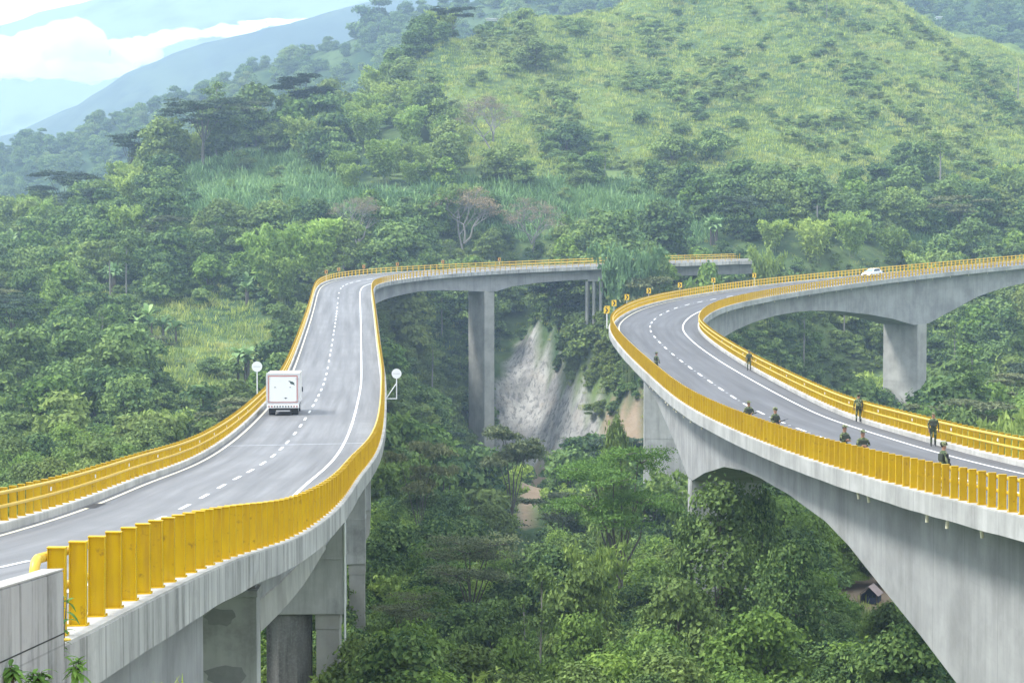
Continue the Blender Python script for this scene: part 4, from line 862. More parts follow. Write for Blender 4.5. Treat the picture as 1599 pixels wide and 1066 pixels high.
def bare(seed, H, R, leafn=260):
    r = np.random.default_rng(seed); lf = Lf(); g = MB()
    def br(p, d, ln, rad, dep):
        q = p + d * ln; g.tube([tuple(p), tuple((p + q) / 2 + r.normal(size=3) * ln * .05), tuple(q)], [rad, rad * .82, rad * .62], 5)
        if dep == 0:
            k = leafn // 60 + 6; P = q + r.normal(size=(k, 3)) * np.array([.5, .5, .18]); V, F = cards(P, nrm(r.normal(size=(k, 3)) + [0, 0, 1.2]), .16, .08, r); lf.add(V, F, r.uniform(0, 1, k)); return
        for j in range(3 if dep > 1 else 4):
            e = nrm((d + r.normal(size=3) * np.array([.62, .62, .22]) + np.array([0, 0, .02]))[None])[0]; br(q, e, ln * r.uniform(.62, .85), rad * .58, dep - 1)
    for j in range(3): br(np.array([0, 0, -.8]) if j == 0 else np.array([0, 0, H * .18]), nrm(np.array([[r.normal() * .35, r.normal() * .35, 1.]]))[0], H * (.34 if j else .42), H * .022, 4)
    return lf, g, L['dry'], M['barkp']
def slender(seed, H):
    r = np.random.default_rng(seed); lf = Lf(); g = MB(); g.tube([(0, 0, -1.2), (.15, 0, H * .4), (-.1, .1, H * .75), (0, 0, H * .95)], [H * .014, H * .012, H * .009, H * .003], 6)
    for i in range(8):
        a = r.uniform(0, 6.28); z = H * r.uniform(.66, .98); q = H * r.uniform(.04, .14); c = np.array([q * math.cos(a), q * math.sin(a), z]); g.tube([(0, 0, z - H * .1), tuple(c)], [H * .004, H * .002], 4)
        k = 120; P = c + r.normal(size=(k, 3)) * np.array([H * .045, H * .045, H * .022]); V, F = cards(P, nrm(r.normal(size=(k, 3)) * .6 + [0, 0, 1]), .26, .15, r); lf.add(V, F, r.beta(2, 2, k))
    return lf, g, L['broad'], M['barkp']
def tuft(seed, n, spread, h, w, leaf, droop=.3):
    r = np.random.default_rng(seed); lf = Lf()
    for k in range(n):
        V, F = leaf_blade(r, np.array([r.normal() * spread, r.normal() * spread, -.15]), r.uniform(0, 6.28), h * r.uniform(.6, 1.15), w * r.uniform(.7, 1.3), r.uniform(.8, 1.45), r.uniform(.1, droop + .1), 3); lf.add(V, F, np.full(len(F), r.uniform(0, 1)))
    return lf, None, L[leaf], None
L['lime'] = leaf_mat('lime bamboo leaves', (.24, .38, .08), (.50, .66, .18), (.50, .60, .16), .35)
L['shrub'] = leaf_mat('hill shrub leaves', (.11, .19, .06), (.31, .42, .13), (.40, .42, .15))
L['umbd'] = leaf_mat('fine dark leaves', (.035, .065, .045), (.10, .15, .085), (.12, .15, .07))
PROTO = {}
def proto(key, made, rname):
    """a prototype's crown and trunk as meshes; objects are made where trees stand"""
    lf, g, lm, bm_ = made; c = lf.build('crown' if g else 'tuft', lm, None); cm = c.data; bpy.data.objects.remove(c); tm = None
    if g: t = g.build('trunk', bm_, smooth=True); tm = t.data; bpy.data.objects.remove(t)
    PROTO[key] = (cm, tm, rname)
for i in range(4): proto('broad%d' % i, broad(10 + i, 8.5 + i * .5, 4.5 + .4 * i, 20, 150, .42, 'broad', low=.15, rr_=(.22, .42)), 'broadleaf_tree')
for i in range(2): proto('lush%d' % i, broad(20 + i, 7.5, 4.4, 19, 150, .42, 'bright', low=.12, rr_=(.22, .42)), 'broadleaf_tree')
for i in range(4): proto('near%d' % i, broad(30 + i, 8.5, 4.0, 32, 480, .20, 'broad', low=.2, rr_=(.17, .36), rg=.24), 'broadleaf_tree')
for i in range(3): proto('nearl%d' % i, broad(40 + i, 7, 3.8, 30, 480, .18, 'bright', low=.15, rr_=(.17, .36), rg=.24), 'broadleaf_tree')
for i in range(2): proto('grove%d' % i, broad(45 + i, 8, 8, 34, 170, .5, 'broad', low=.05, rr_=(.16, .30)), 'broadleaf_tree')
proto('weep', bamboo(66, 11, nc=40, per=170, leaf='cane'), 'weeping_tree')
for i in range(2): proto('umb%d' % i, umbrella(50 + i, 12, 7, 'umb', per=620, size=.34), 'umbrella_tree')
proto('umbd0', umbrella(52, 12, 7, 'umbd', per=900, size=.30, layers=9), 'umbrella_tree'); proto('umbd1', umbrella(53, 12, 7, 'umbd', per=900, size=.30, layers=9), 'umbrella_tree')
proto('umbg', umbrella(55, 13, 7.5, 'umbg', per=1500, size=.15, layers=11), 'umbrella_tree'); proto('umbo', umbrella(57, 12, 6.5, 'umb', per=1000, size=.15, layers=8), 'umbrella_tree')
for i in range(3): proto('bam%d' % i, bamboo(60 + i, 11), 'bamboo_clump')
for i in range(2): proto('lime%d' % i, bamboo(160 + i, 11, nc=30, per=190, leaf='lime'), 'bamboo_clump')
for i in range(3): proto('shrub%d' % i, broad(120 + i, 2.3, 2.0, 9, 120, .24, 'shrub', low=.05), 'bush')
for i in range(3): proto('neart%d' % i, broad(130 + i, 11.5, 3.9, 56, 420, .15, 'broad', low=.12, rr_=(.15, .32), rg=.26), 'broadleaf_tree')
for i in range(3): proto('ban%d' % i, banana(70 + i, 2 + i), 'banana_plant')
for i in range(2): proto('spk%d' % i, spiky(80 + i), 'spiky_plant')
for i in range(2): proto('bare%d' % i, bare(90 + i, 11, 6), 'bare_tree')
for i in range(2): proto('slim%d' % i, slender(95 + i, 13), 'slender_tree')
for i in range(3): proto('bush%d' % i, broad(100 + i, 2.6, 1.7, 8, 120, .22, 'broad', low=.12), 'bush')
for i in range(2): proto('bushn%d' % i, broad(110 + i, 2.4, 1.6, 12, 420, .10, 'bright' if i else 'broad', low=.1), 'bush')
NT = {}
def plant(key, x, y, sc_=1., label=None, cat='tree', group=None, z=None, rz=None, dz=0.):
    cm, tm, nm = PROTO[key]; z = float(ground(np.array([x]), np.array([y]))[0]) if z is None else z
    g = empty(nm, (x, y, z + dz), random.uniform(0, 6.28) if rz is None else rz, label, cat, group); g.scale = (sc_ * random.uniform(.94, 1.06), sc_ * random.uniform(.94, 1.06), sc_)
    for n_, me in (('crown', cm), ('trunk', tm)):
        if me: o = bpy.data.objects.new(n_, me); COL.objects.link(o); o.parent = g
    return g
def sp(px, py, Y): x, y, z = at(px, py, Y); return x, y
def find_ground(px, py, y0=90, y1=760):
    """first point of the ground sheet along the line of sight through px, py"""
    ys = np.arange(y0, y1, 1.5); q = np.array([at(px, py, y) for y in ys]); h = ground(q[:, 0], q[:, 1], True); k = np.where(h > q[:, 2])[0]
    return (q[k[0]][0], q[k[0]][1]) if len(k) else None
def pheight(key): return PROTO[key][0].vertices and max(v.co.z for v in PROTO[key][0].vertices[::7])

# --- single trees and plants one can point to
HERO = [ # proto, px of the stem, py of the foot, scale, label, category
 ('umbd0', 318, 205, 1.6, 'tallest dark umbrella tree on the left ridge, its flat crown against the sky', 'tree'), ('umbd1', 470, 205, 1.5, 'wide umbrella tree with pale branches on the ridge, right of the tallest one', 'tree'),
 ('umb1', 385, 200, 1.15, 'umbrella tree standing between the two big ones on the ridge', 'tree'), ('umbd0', 100, 285, 1.3, 'low dark umbrella tree at the left end of the ridge', 'tree'), ('umbd1', 205, 240, 1.3, 'small dark umbrella tree on the ridge between two larger gaps of sky', 'tree'),
 ('bare0', 770, 235, 1.15, 'bare tan tree alone on the grassy slope', 'tree'), ('bare1', 725, 400, 1.2, 'bare grey tree above the far curve of the left bridge', 'tree'), ('bare0', 830, 395, 1.0, 'bare brownish tree right of the bare grey tree above the bridge', 'tree'), ('bare1', 560, 392, .9, 'thin bare tree above the far curve, left of the bare grey tree', 'tree'),
 ('grove0', 838, 112, 1.15, 'lone round green tree high on the grassy ridge', 'tree'), ('grove1', 885, 238, 1.05, 'round dark tree alone in the middle of the grassy slope', 'tree'), ('grove0', 1062, 215, .55, 'dark tree at the top of the grove on the big mountain', 'tree'),
 ('grove1', 1050, 255, .95, 'dark tree on the left side of the grove on the big mountain', 'tree'), ('grove0', 1108, 250, .95, 'largest dark tree of the grove on the big mountain', 'tree'), ('grove1', 1125, 290, .6, 'dark tree at the foot of the grove on the big mountain', 'tree'),
 ('broad2', 905, 60, .65, 'small dark tree near the crest of the mountain', 'tree'), ('broad0', 1235, 20, .5, 'small bush-like tree beside the pole on the summit', 'tree'), ('broad1', 1190, 80, .45, 'small dark tree below the summit of the mountain', 'tree'),
 ('lime0', 430, 470, 1.6, 'lime green bamboo clump left of the far curve, biggest and brightest', 'bamboo'), ('lime1', 492, 440, 1.35, 'lime green bamboo clump right behind the biggest one at the far curve', 'bamboo'),
 ('lime1', 640, 235, 1.2, 'yellow green bamboo on the left edge of the grassy slope', 'bamboo'), ('bam1', 585, 140, 1.1, 'bamboo clump on the ridge right of the umbrella trees', 'bamboo'), ('bam0', 600, 290, 1.2, 'dark arching bamboo below the yellow green one', 'bamboo'), ('bam2', 570, 240, 1.2, 'bamboo clump in the middle of the dark thicket left of the grassy slope', 'bamboo'), ('bam0', 690, 245, 1.0, 'bamboo clump at the tip of the thicket reaching into the grassy slope', 'bamboo'),
 ('lime0', 1330, 410, 1.15, 'bamboo clump behind the car, the bright one of the two', 'bamboo'), ('bam0', 1270, 415, 1.1, 'bamboo clump left of the bright one behind the car', 'bamboo'), ('bam2', 1205, 400, .8, 'bamboo clump over the end of the far bridge', 'bamboo'),
 ('lime1', 60, 340, 1.0, 'pale bamboo clump low on the left ridge', 'bamboo'), ('bam0', 125, 320, 1.1, 'pale bamboo clump in the row on the left ridge', 'bamboo'), ('bam1', 200, 330, 1.1, 'pale bamboo clump at the right end of the row on the left ridge', 'bamboo'),
 ('ban0', 215, 535, 1.55, 'banana plants on the grass patch of the left slope, left of the pair', 'banana plant'), ('ban1', 255, 540, 1.55, 'banana plants on the grass patch of the left slope, right of the pair', 'banana plant'), ('ban2', 388, 600, 1.55, 'banana plants beside the round white sign by the truck', 'banana plant'),
 ('ban1', 180, 455, 1.6, 'banana plants under the slender pale trunks', 'banana plant'), ('ban0', 385, 480, 1.55, 'banana plants left of the biggest bamboo', 'banana plant'), ('ban2', 1110, 385, 1.55, 'banana plant behind the far bridge end', 'banana plant'), ('ban0', 20, 400, 1.55, 'banana plants at the left edge of the picture', 'banana plant'),
 ('slim0', 172, 470, .95, 'slender tree with pale trunk, left of the group on the left slope', 'tree'), ('slim1', 198, 470, .95, 'slender tree with pale trunk in the middle of the left slope group', 'tree'), ('slim0', 318, 455, .9, 'slender tree with pale trunk right of the group on the left slope', 'tree'),
 ('slim1', 1255, 585, 1.0, 'pale trunk tree seen under the far arch', 'tree'), ('slim0', 1318, 545, .9, 'pale trunk tree just under the far arch soffit', 'tree'), ('slim1', 690, 540, .85, 'pale trunk tree left of the tall lone pier', 'tree'), ('slim0', 1490, 585, .8, 'pale trunk tree right of the far pier under the right bridge', 'tree'),
 ('broad2', 400, 190, 1.2, 'rounded tree between the umbrella trees on the ridge', 'tree'),
 ('bam1', 300, 240, 1.2, 'bamboo clump under the tallest umbrella tree', 'bamboo'), ('bam1', 440, 480, 1.1, 'small bamboo clump at the foot of the biggest lime green one', 'bamboo'), ('lush0', 90, 400, 1.3, 'bright topped green tree in the dark wood at left', 'tree'), ('lush1', 325, 460, 1.1, 'bright green tree right of the slender trunks', 'tree'),
 ('grove0', 60, 430, .8, 'dark spreading tree under the bright topped one at left', 'tree'), ('grove1', 330, 590, .45, 'grey green bushy tree at the foot of the grass patch', 'tree')]
for key, px, py, s_, lb, cat in HERO:
    g_ = None; q_ = py
    while g_ is None: g_ = find_ground(px, q_, 200, 700); q_ += 5
    plant(key, g_[0], g_[1], s_, lb, cat)
# nearer ones, placed by distance
NEAR = [ # proto, px, py of the top, distance, width in px, label, category
 ('umbg', 970, 700, 158, 225, 'large bright green spreading tree in the middle of the gorge', 'tree'), ('umbo', 735, 832, 150, 190, 'olive spreading tree with dark leaning stems, left of the large bright one', 'tree'),
 ('neart0', 1125, 757, 124, 165, 'dark leafy tree in front of the pier of the right bridge', 'tree'), ('neart1', 1180, 766, 129, 110, 'dark slender leafy tree right against the shaded pier face', 'tree'), ('neart2', 1080, 800, 127, 90, 'dark tree at the lit left edge of the front pier', 'tree'), ('neart1', 1235, 850, 118, 140, 'dark tree right of the pier, under the near arch', 'tree'), ('near2', 1060, 905, 112, 150, 'dark bushy tree below the one in front of the pier', 'tree'),
 ('nearl0', 1225, 775, 190, 130, 'bright yellow green tree on the bank under the near arch', 'tree'), ('nearl2', 1262, 800, 182, 100, 'yellow green tree right of the brightest one under the near arch', 'tree'), ('nearl1', 1190, 960, 104, 190, 'light green bushy tree at the bottom of the gorge', 'tree'), ('near1', 1315, 1000, 112, 150, 'dull green shrubby tree below the little hut', 'tree'), ('near0', 1435, 1010, 112, 120, 'dark shrubby tree at the foot of the near arch', 'tree'),
 ('umbo', 640, 930, 135, 150, 'yellowish spreading tree at the left side of the gorge bottom', 'tree'), ('nearl0', 605, 985, 108, 120, 'green bushy tree at the bottom, just right of the bridge piers', 'tree'), ('nearl1', 690, 1000, 104, 130, 'low bright bushy tree at the bottom edge, left of the sword leaved plants', 'tree'),
 ('near2', 905, 880, 120, 140, 'dark rounded bushy tree under the large bright spreading tree', 'tree'), ('nearl0', 1020, 985, 104, 150, 'bright bushy tree at the bottom edge under the spreading tree', 'tree'), ('near3', 860, 860, 150, 120, 'dark tree between the olive and the bright spreading trees', 'tree'), ('bare0', 1060, 900, 140, 90, 'thin leafless grey tree at the bottom of the gorge', 'tree'), ('bare1', 1240, 930, 130, 120, 'leafless grey sapling under the near arch', 'tree'),
 ('nearl2', 652, 975, 106, 140, 'pale green bushy tree in the bottom left of the gorge', 'tree'), ('near2', 765, 940, 122, 130, 'rounded green tree under the olive spreading tree', 'tree'), ('nearl1', 800, 1000, 104, 110, 'small light tree beside the sword leaved plants', 'tree'), ('nearl0', 900, 960, 116, 130, 'light green bushy tree left of the trunk of the bright spreading one', 'tree'), ('bam2', 930, 850, 150, 90, 'feathery green bamboo below the bright spreading tree', 'bamboo'),
 ('slim1', 845, 880, 112, 60, 'thin dark stemmed tree with small crown between the spreading trees', 'tree'), ('slim0', 818, 930, 110, 50, 'second thin stemmed tree, lower and left of the first between the spreading trees', 'tree'),
 ('near3', 960, 660, 200, 60, 'compact dark tree in front of the brown cliff', 'tree'), ('near0', 625, 860, 190, 150, 'dark tree right of the bridge piers above the yellowish spreading one', 'tree'), ('near2', 700, 770, 230, 100, 'dark rounded tree in the gorge above the olive spreading tree', 'tree'), ('umb0', 655, 690, 210, 110, 'brownish olive tree beside the right edge of the truck bridge', 'tree'), ('umb1', 800, 665, 250, 130, 'thin spreading tree reaching over the foot of the cliff', 'tree'),
 ('bam0', 1580, 650, 190, 110, 'bright green feathery bamboo behind the inner railing at the right edge', 'bamboo'), ('near1', 1500, 640, 230, 110, 'dull tree behind the inner railing, left of the feathery bamboo', 'tree'), ('nearl1', 1450, 640, 240, 70, 'yellowish tree just right of the foot of the far pier', 'tree'),
 ('weep', 985, 388, 372, 85, 'weeping light green tree hiding the middle of the far bridge end', 'tree'), ('broad2', 1022, 378, 378, 45, 'dark upright tree right of the weeping one at the far bridge', 'tree'), ('umb0', 1030, 432, 368, 110, 'dark flat tree in the hollow behind the hairpin', 'tree'), ('lush0', 1108, 412, 374, 55, 'light green shrub like tree before the landing of the far bridge', 'tree'), ('lush1', 1075, 440, 368, 60, 'low light green tree left of the shrub before the far bridge landing', 'tree'), ('bam1', 1195, 388, 380, 50, 'small bamboo clump covering the very end of the far bridge', 'bamboo')]
def plant_top(key, px, pyt, Y_, wpx, label=None, cat='tree', group=None):
    x, y, zt = at(px, pyt, Y_); zg = float(ground(np.array([x]), np.array([y]))[0]); cm = PROTO[key][0]; co = np.empty(len(cm.vertices) * 3); cm.vertices.foreach_get('co', co); co = co.reshape(-1, 3)
    H = np.percentile(co[:, 2], 99.5); R = np.percentile(np.hypot(co[:, 0], co[:, 1]), 97); g = plant(key, x, y, 1., label, cat, group, z=zg); k = wpx * Y_ / 3000. / (2 * R); kz = max(.25, (zt - zg) / H); g.scale = (k, k, kz); return g
for key, px, py, Y_, w_, lb, cat in NEAR: plant_top(key, px, py, Y_, w_, lb, cat)
for i, (px, Y_, s_) in enumerate([(725, 103, .8), (742, 98, 1.2), (760, 104, 1.1), (820, 95, .8), (850, 104, 1.1), (880, 101, 1.2), (905, 96, 1.1), (965, 115, 1.3), (1150, 130, 1.6), (1180, 140, 1.6)]):
    x, y = sp(px, 1040, Y_); plant('spk%d' % (i % 2), x, y, s_, 'sword leaved plant on the gorge floor, %s from the left' % ['first', 'second', 'third', 'fourth', 'fifth', 'sixth', 'seventh', 'eighth', 'ninth', 'tenth'][i], 'plant', 'sword leaved plants on the gorge floor', dz=.4)

# --- regions of the hillsides
G_GRASS = [(640, 98), (700, 60), (760, 35), (870, -20), (1400, -80), (1480, 10), (1600, 60), (1700, 120), (1700, 300), (1560, 270), (1480, 290), (1420, 250), (1330, 300), (1230, 290), (1170, 270), (1150, 330), (1040, 290), (960, 262), (860, 278), (790, 270), (720, 260), (700, 220), (680, 150), (650, 120)]
G_PATCH = [[(205, 500), (280, 452), (400, 480), (450, 540), (430, 620), (330, 640), (230, 590)], [(605, 740), (680, 750), (690, 830), (620, 830)], [(640, 105), (700, 110), (705, 170), (640, 170)]]
G_CANE = [[(650, 280), (1000, 285), (1130, 350), (1100, 390), (860, 385), (560, 330), (480, 360), (240, 345), (300, 260), (450, 230), (560, 300)], [(1380, 360), (1600, 380), (1600, 400), (1330, 400)], [(960, 410), (1030, 400), (1030, 450), (960, 440)]]
G_BAM = [[(20, 250), (200, 230), (260, 330), (20, 350)], [(520, 140), (620, 130), (700, 240), (640, 300), (540, 300)], [(1180, 370), (1400, 360), (1420, 410), (1180, 410)]]
BARE = [CLIFF, BROWN, SLIDE, DIRT]
def road_clear(x, y):
    m = np.ones(len(x), bool)
    for rd, w_, top in ((RA, 6.6, True), (RB, 6.6, True)):
        c = rd.C[::25, :2]; d = np.sqrt(((np.column_stack([x, y])[:, None] - c[None]) ** 2).sum(2)); j = d.argmin(1); h = rd.C[::25, 2][j]; m &= ~((d.min(1) < w_) & (h - ground(x, y) < 9))
    return m
def scatter(step, y0, y1, jit=.5, margin=90):
    xs = []; ys = []
    y = y0
    while y < y1:
        hw = .29 * y + margin * .25 + 12; x = np.arange(-hw, hw, step) + random.random() * step; xs.append(x + (rng.random(len(x)) - .5) * step * jit * 2); ys.append(y + (rng.random(len(x)) - .5) * step * jit * 2); y += step
    return np.concatenate(xs), np.concatenate(ys)
def visible(x, y, z):
    """is the point in front of any rise of the ground seen from the road end"""
    ok = np.ones(len(x), bool)
    for f_ in np.linspace(.3, .97, 16): ok &= ground(x * f_, y * f_, False) < (z + 7) * f_
    return ok
def classify(x, y, z, px, py):
    k = np.full(len(x), 'forest', dtype=object)
    k[inpoly(px, py, G_GRASS) & (y > 470)] = 'grass'
    for P_ in G_PATCH: k[inpoly(px, py, P_) & (y > 200)] = 'grass'
    for P_ in G_CANE: k[inpoly(px, py, P_) & (y > 380)] = 'cane'
    for P_ in G_BAM: k[inpoly(px, py, P_) & (y > 380)] = 'bamboo'
    for P_ in BARE[:3]: k[inpoly(px, py, P_) & (y > 260)] = 'none'
    k[(px > 1040) & (px < 1190) & (y > 335) & (y < 389)] = 'low'; k[(px > 690) & (px < 775) & (y > 290) & (y < 388)] = 'low'; k[(px > 1365) & (px < 1462) & (y > 245) & (y < 338)] = 'low'
    k[(px > 785) & (px < 868) & (py > 700) & (y > 190) & (y < 330)] = 'none'
    k[inpoly(px, py, [(1300, 895), (1460, 895), (1500, 1050), (1325, 1040)]) & (y > 112) & (y < 240)] = 'clear'
    k[inpoly(px, py, [(1310, 905), (1365, 893), (1450, 905), (1450, 960), (1335, 950)]) & (y > 115) & (y < 240)] = 'none'
    # keep the line of sight to the cliff free of tall trees just before it
    k[inpoly(px, py, [(765, 500), (860, 500), (950, 640), (1005, 640), (1005, 745), (765, 760)]) & (y > 300) & (k == 'forest')] = 'low'; k[inpoly(px, py, [(762, 560), (800, 540), (845, 500), (880, 580), (948, 650), (946, 745), (762, 745)]) & (y > 330)] = 'none'
    k[inpoly(px, py, DIRT) & (y < 240)] = 'none'; k[inpoly(px, py, [(1300, 935), (1450, 935), (1470, 1040), (1330, 1040)]) & (y > 112) & (y < 240)] = 'clear'
    return k
STUFF = {}
def put(kind, x, y, z, s_): STUFF.setdefault(kind, []).append((x, y, z, s_))
counts = {}
def region_label(px, py, y):
    if y < 260: return 'on the gorge floor below the bridges'
    if px < 560 and py > 400: return 'on the slope left of the truck bridge'
    if px < 560: return 'on the upper left hillside below the ridge'
    if px < 1010 and py > 440: return 'on the gorge side around the tall lone pier'
    if py > 440: return 'on the dark slope under the far arch'
    if py > 260: return 'along the foot of the big mountain'
    return 'high on the big mountain'
cand = []
for (st, a, b) in ((4.4, 84, 160), (5.4, 160, 240), (6.2, 240, 470), (6.4, 470, 700)):
    x, y = scatter(st, a, b); z = ground(x, y); px, py = pix(x, y, z); py2 = pix(x, y, z + 6)[1]
    m = (px > -60) & (px < 1660) & (py2 < 1100) & road_clear(x, y) & visible(x, y, z); x, y, z, px, py = x[m], y[m], z[m], px[m], py[m]; k = classify(x, y, z, px, pix(x, y, z + 2.)[1])
    cand += list(zip(x, y, z, px, py, k))
random.shuffle(cand); cand.sort(key=lambda c: c[1])
heroes = [(o.location.x, o.location.y) for o in bpy.data.objects if o.parent is None and o.type == 'EMPTY' and o.get('category') in ('tree', 'bamboo', 'banana plant')]
hx = np.array(heroes)
AUTO = []
npick = {}
for (x, y, z, px, py, k) in cand:
    if k == 'none': continue
    if k == 'clear': put('under', x, y, z, random.uniform(.3, .5)); continue
    if y > 250 and k != 'grass' and len(hx) and ((np.abs(hx[:, 0] - x) < 6.) & (y > hx[:, 1] - 14) & (y < hx[:, 1] + 4)).any():
        put('grass', x, y, z, .7); continue
    if len(hx) and ((hx - [x, y]) ** 2).sum(1).min() < (3.2 if k in ('grass', 'low') else (4.5 if y > 250 else 3.2)) ** 2: continue
    rl = region_label(px, py, y); r_ = random.random()
    if y < 86 and k == 'forest': k = 'low'
    if k == 'forest':
        if y < 240:
            key = random.choice(['near0', 'near1', 'near2', 'near3', 'nearl0', 'nearl1', 'nearl2', 'nearl1', 'weep', 'bam0', 'bam2'] if r_ < .8 else ['near0', 'nearl2', 'near3']); s_ = random.uniform(.42, .85)
            if y > 160: s_ *= 1.3
            if key[:3] in ('wee', 'bam'): s_ *= .62
        else:
            key = random.choice(['broad0', 'broad1', 'broad2', 'broad3', 'broad0', 'broad2', 'lush0', 'lush1', 'broad1'] if r_ > .16 else ['umb0', 'slim0', 'umbd0', 'bam1'] if r_ > .07 else ['ban0', 'ban1', 'bam2']); s_ = random.choice([random.uniform(.5, .9), random.uniform(.8, 1.35)])
            if py > 500 and px < 560: s_ *= .85
            if 'umb' in key: s_ *= .75
            if 230 < px < 540 and y > 480: s_ *= 1.4
        nm = PROTO[key][2]; grp = nm.replace('_', ' ') + 's ' + rl; n_ = npick.get(nm, 0)
        cap_ = 120 if y < 240 else 280
        if n_ < cap_:
            npick[nm] = n_ + 1; adj = {'broadleaf_tree': 'rounded broadleaf tree', 'umbrella_tree': 'flat topped umbrella tree', 'slender_tree': 'slender pale tree', 'banana_plant': 'banana clump', 'bamboo_clump': 'feathery bamboo clump', 'weeping_tree': 'weeping light green tree'}[nm]
            AUTO.append((plant(key, x, y, s_, adj, {'banana_plant': 'banana plant', 'bamboo_clump': 'bamboo'}.get(nm, 'tree'), grp, z=z), px, py, adj, key))
        else: put('gorge' if y < 240 else 'forest', x, y, z, s_)
        put('under', x + random.uniform(-2, 2), y + random.uniform(-2, 2), z, random.uniform(.8, 1.6))
    elif k == 'bamboo':
        if r_ < .55: put('bamboo', x, y, z, random.uniform(.55, .95))
        else: put('forest', x, y, z, random.uniform(.4, .7))
    elif k == 'cane': put('under', x, y, z, random.uniform(.3, .6)) if r_ < .25 else (put('forest', x, y, z, random.uniform(.4, .75)) if r_ > .88 else None)
    elif k == 'low':
        if y < 240 and r_ < .8: put('gorge', x, y, z, random.uniform(.22, .40))
        for _ in range(3): put('under', x + random.uniform(-2.5, 2.5), y + random.uniform(-2.5, 2.5), z, random.uniform(.5, 1.1))
    elif k == 'grass':
        nn_ = max(float(fbm(x / 22., y / 40., 3)), -float(fbm(x / 24. + 5, y / 90.)) * .7)
        if r_ < .06 and nn_ > .14: put('forest', x, y, z - .6, random.uniform(.3, .75))
        if r_ < (.6 if nn_ > .11 else (.35 if px > 1330 else .14)): put('shrubs', x, y, z, random.choice([random.uniform(.4, 1.), random.uniform(1., 1.9)]))
        elif r_ > .99: put('forest', x, y, z - 1, random.uniform(.3, .6))
# undergrowth and grass
DBG = 0
for (st, a, b) in ((1.5, 70, 200), (2.3, 200, 470), (1.9, 470, 730)):
    x, y = scatter(st, a, b); z = ground(x, y); px, py = pix(x, y, z); m = (px > -30) & (px < 1630) & (py < 1110) & visible(x, y, z - 4); x, y, z, px, py = x[m], y[m], z[m], px[m], py[m]; k = classify(x, y, z, px, py)
    m2 = road_clear(x, y)
    for i in range(len(x)):
        if not m2[i] and y[i] > 300: continue
        if k[i] == 'grass' and y[i] > 400 and random.random() < .20 and max(float(fbm(x[i] / 22., y[i] / 40., 3)), -float(fbm(x[i] / 24. + 5, y[i] / 90.)) * .8) > .10: put('shrubs', x[i], y[i], z[i], random.uniform(.5, 1.3))
        if k[i] in ('grass',): put('grass', x[i], y[i], z[i], random.uniform(.7, 1.5))
        elif k[i] == 'cane': put('cane', x[i], y[i], z[i], random.uniform(.8, 1.4))
        elif k[i] == 'forest' and y[i] < 470 and random.random() < .8: put('grass' if random.random() < .4 else 'under', x[i], y[i], z[i], random.uniform(.5, 1.1))
        elif k[i] == 'clear': put('grass', x[i], y[i], z[i], random.uniform(.4, .7))
        elif k[i] == 'low' and random.random() < .95: put('grass', x[i], y[i], z[i], random.uniform(.5, .9))
# steep faces: plants rooted per area of slope, not per area of map
Fq = TF; A_ = np.array(TV); p0, p1, p3 = A_[Fq[:, 0]], A_[Fq[:, 1]], A_[Fq[:, 3]]; nn = np.cross(p1 - p0, p3 - p0); ar = np.linalg.norm(nn, axis=1); flat = nn[:, 2]; cen = (A_[Fq[:, 1]] + A_[Fq[:, 3]]) / 2
m = (cen[:, 1] > 150) & (cen[:, 1] < 720) & (ar > flat * 1.45); cx_, cy_, cz_ = cen[m].T; px, py = pix(cx_, cy_, cz_); kk = classify(cx_, cy_, cz_, px, py); rc = road_clear(cx_, cy_)
for i, (q0_, q1_, q3_, a_) in enumerate(zip(p0[m], p1[m], p3[m], ar[m])):
    if kk[i] == 'none' or not (-40 < px[i] < 1640) or (not rc[i] and cy_[i] > 300): continue
    for _ in range(np.random.default_rng(i).poisson(min(a_, 60) / 3.2)):
        u, v = random.random(), random.random(); q = q0_ + (q1_ - q0_) * u + (q3_ - q0_) * v; put('grass' if (kk[i] == 'grass' or random.random() < .35) else ('cane' if kk[i] == 'cane' else 'under'), q[0], q[1], q[2], random.uniform(.5, 1.1))
# ridge behind: big trees one can tell apart, the rest as wood
x = rng.uniform(-430, 540, 3600); y = rng.uniform(900, 1270, 3600)
c1x = np.array([at(a, b, 1250)[0] for a, b in C1]); c1z = np.array([at(a, b, 1250)[2] for a, b in C1])
def r1(x, y): v = 1 - (1250 - y) / 420.; return np.interp(x, c1x, c1z) - np.where(y < 1250, 190 * np.clip(1 - v, 0, 1) ** 1.15, 190 * 1.2 * (y - 1250) / 300) + 14 * fbm(x / 126., y / 126., 5)
z = r1(x, y); px, py = pix(x, y, z); 
for i in range(len(x)):
    if -40 < px[i] < 1640 and py[i] < 330: put('forest', x[i], y[i], z[i] - .5, random.uniform(.7, 1.35))
for px_, s_, lb in ((566, 2.5, 'tall rounded tree on the far wooded ridge against the sky, left of a touching pair'), (592, 2.7, 'tall rounded tree on the far wooded ridge against the sky, right of a touching pair'), (270, 1.8, 'round tree on the far blue ridge left of the tallest umbrella tree'), (146, 1.7, 'round tree on the far blue ridge above the low umbrella tree')):
    x_ = at(px_, 60, 1235)[0]; plant('broad1', x_, 1235, s_, lb, 'tree', z=float(r1(np.array([x_]), np.array([1235.]))[0]) - 1)

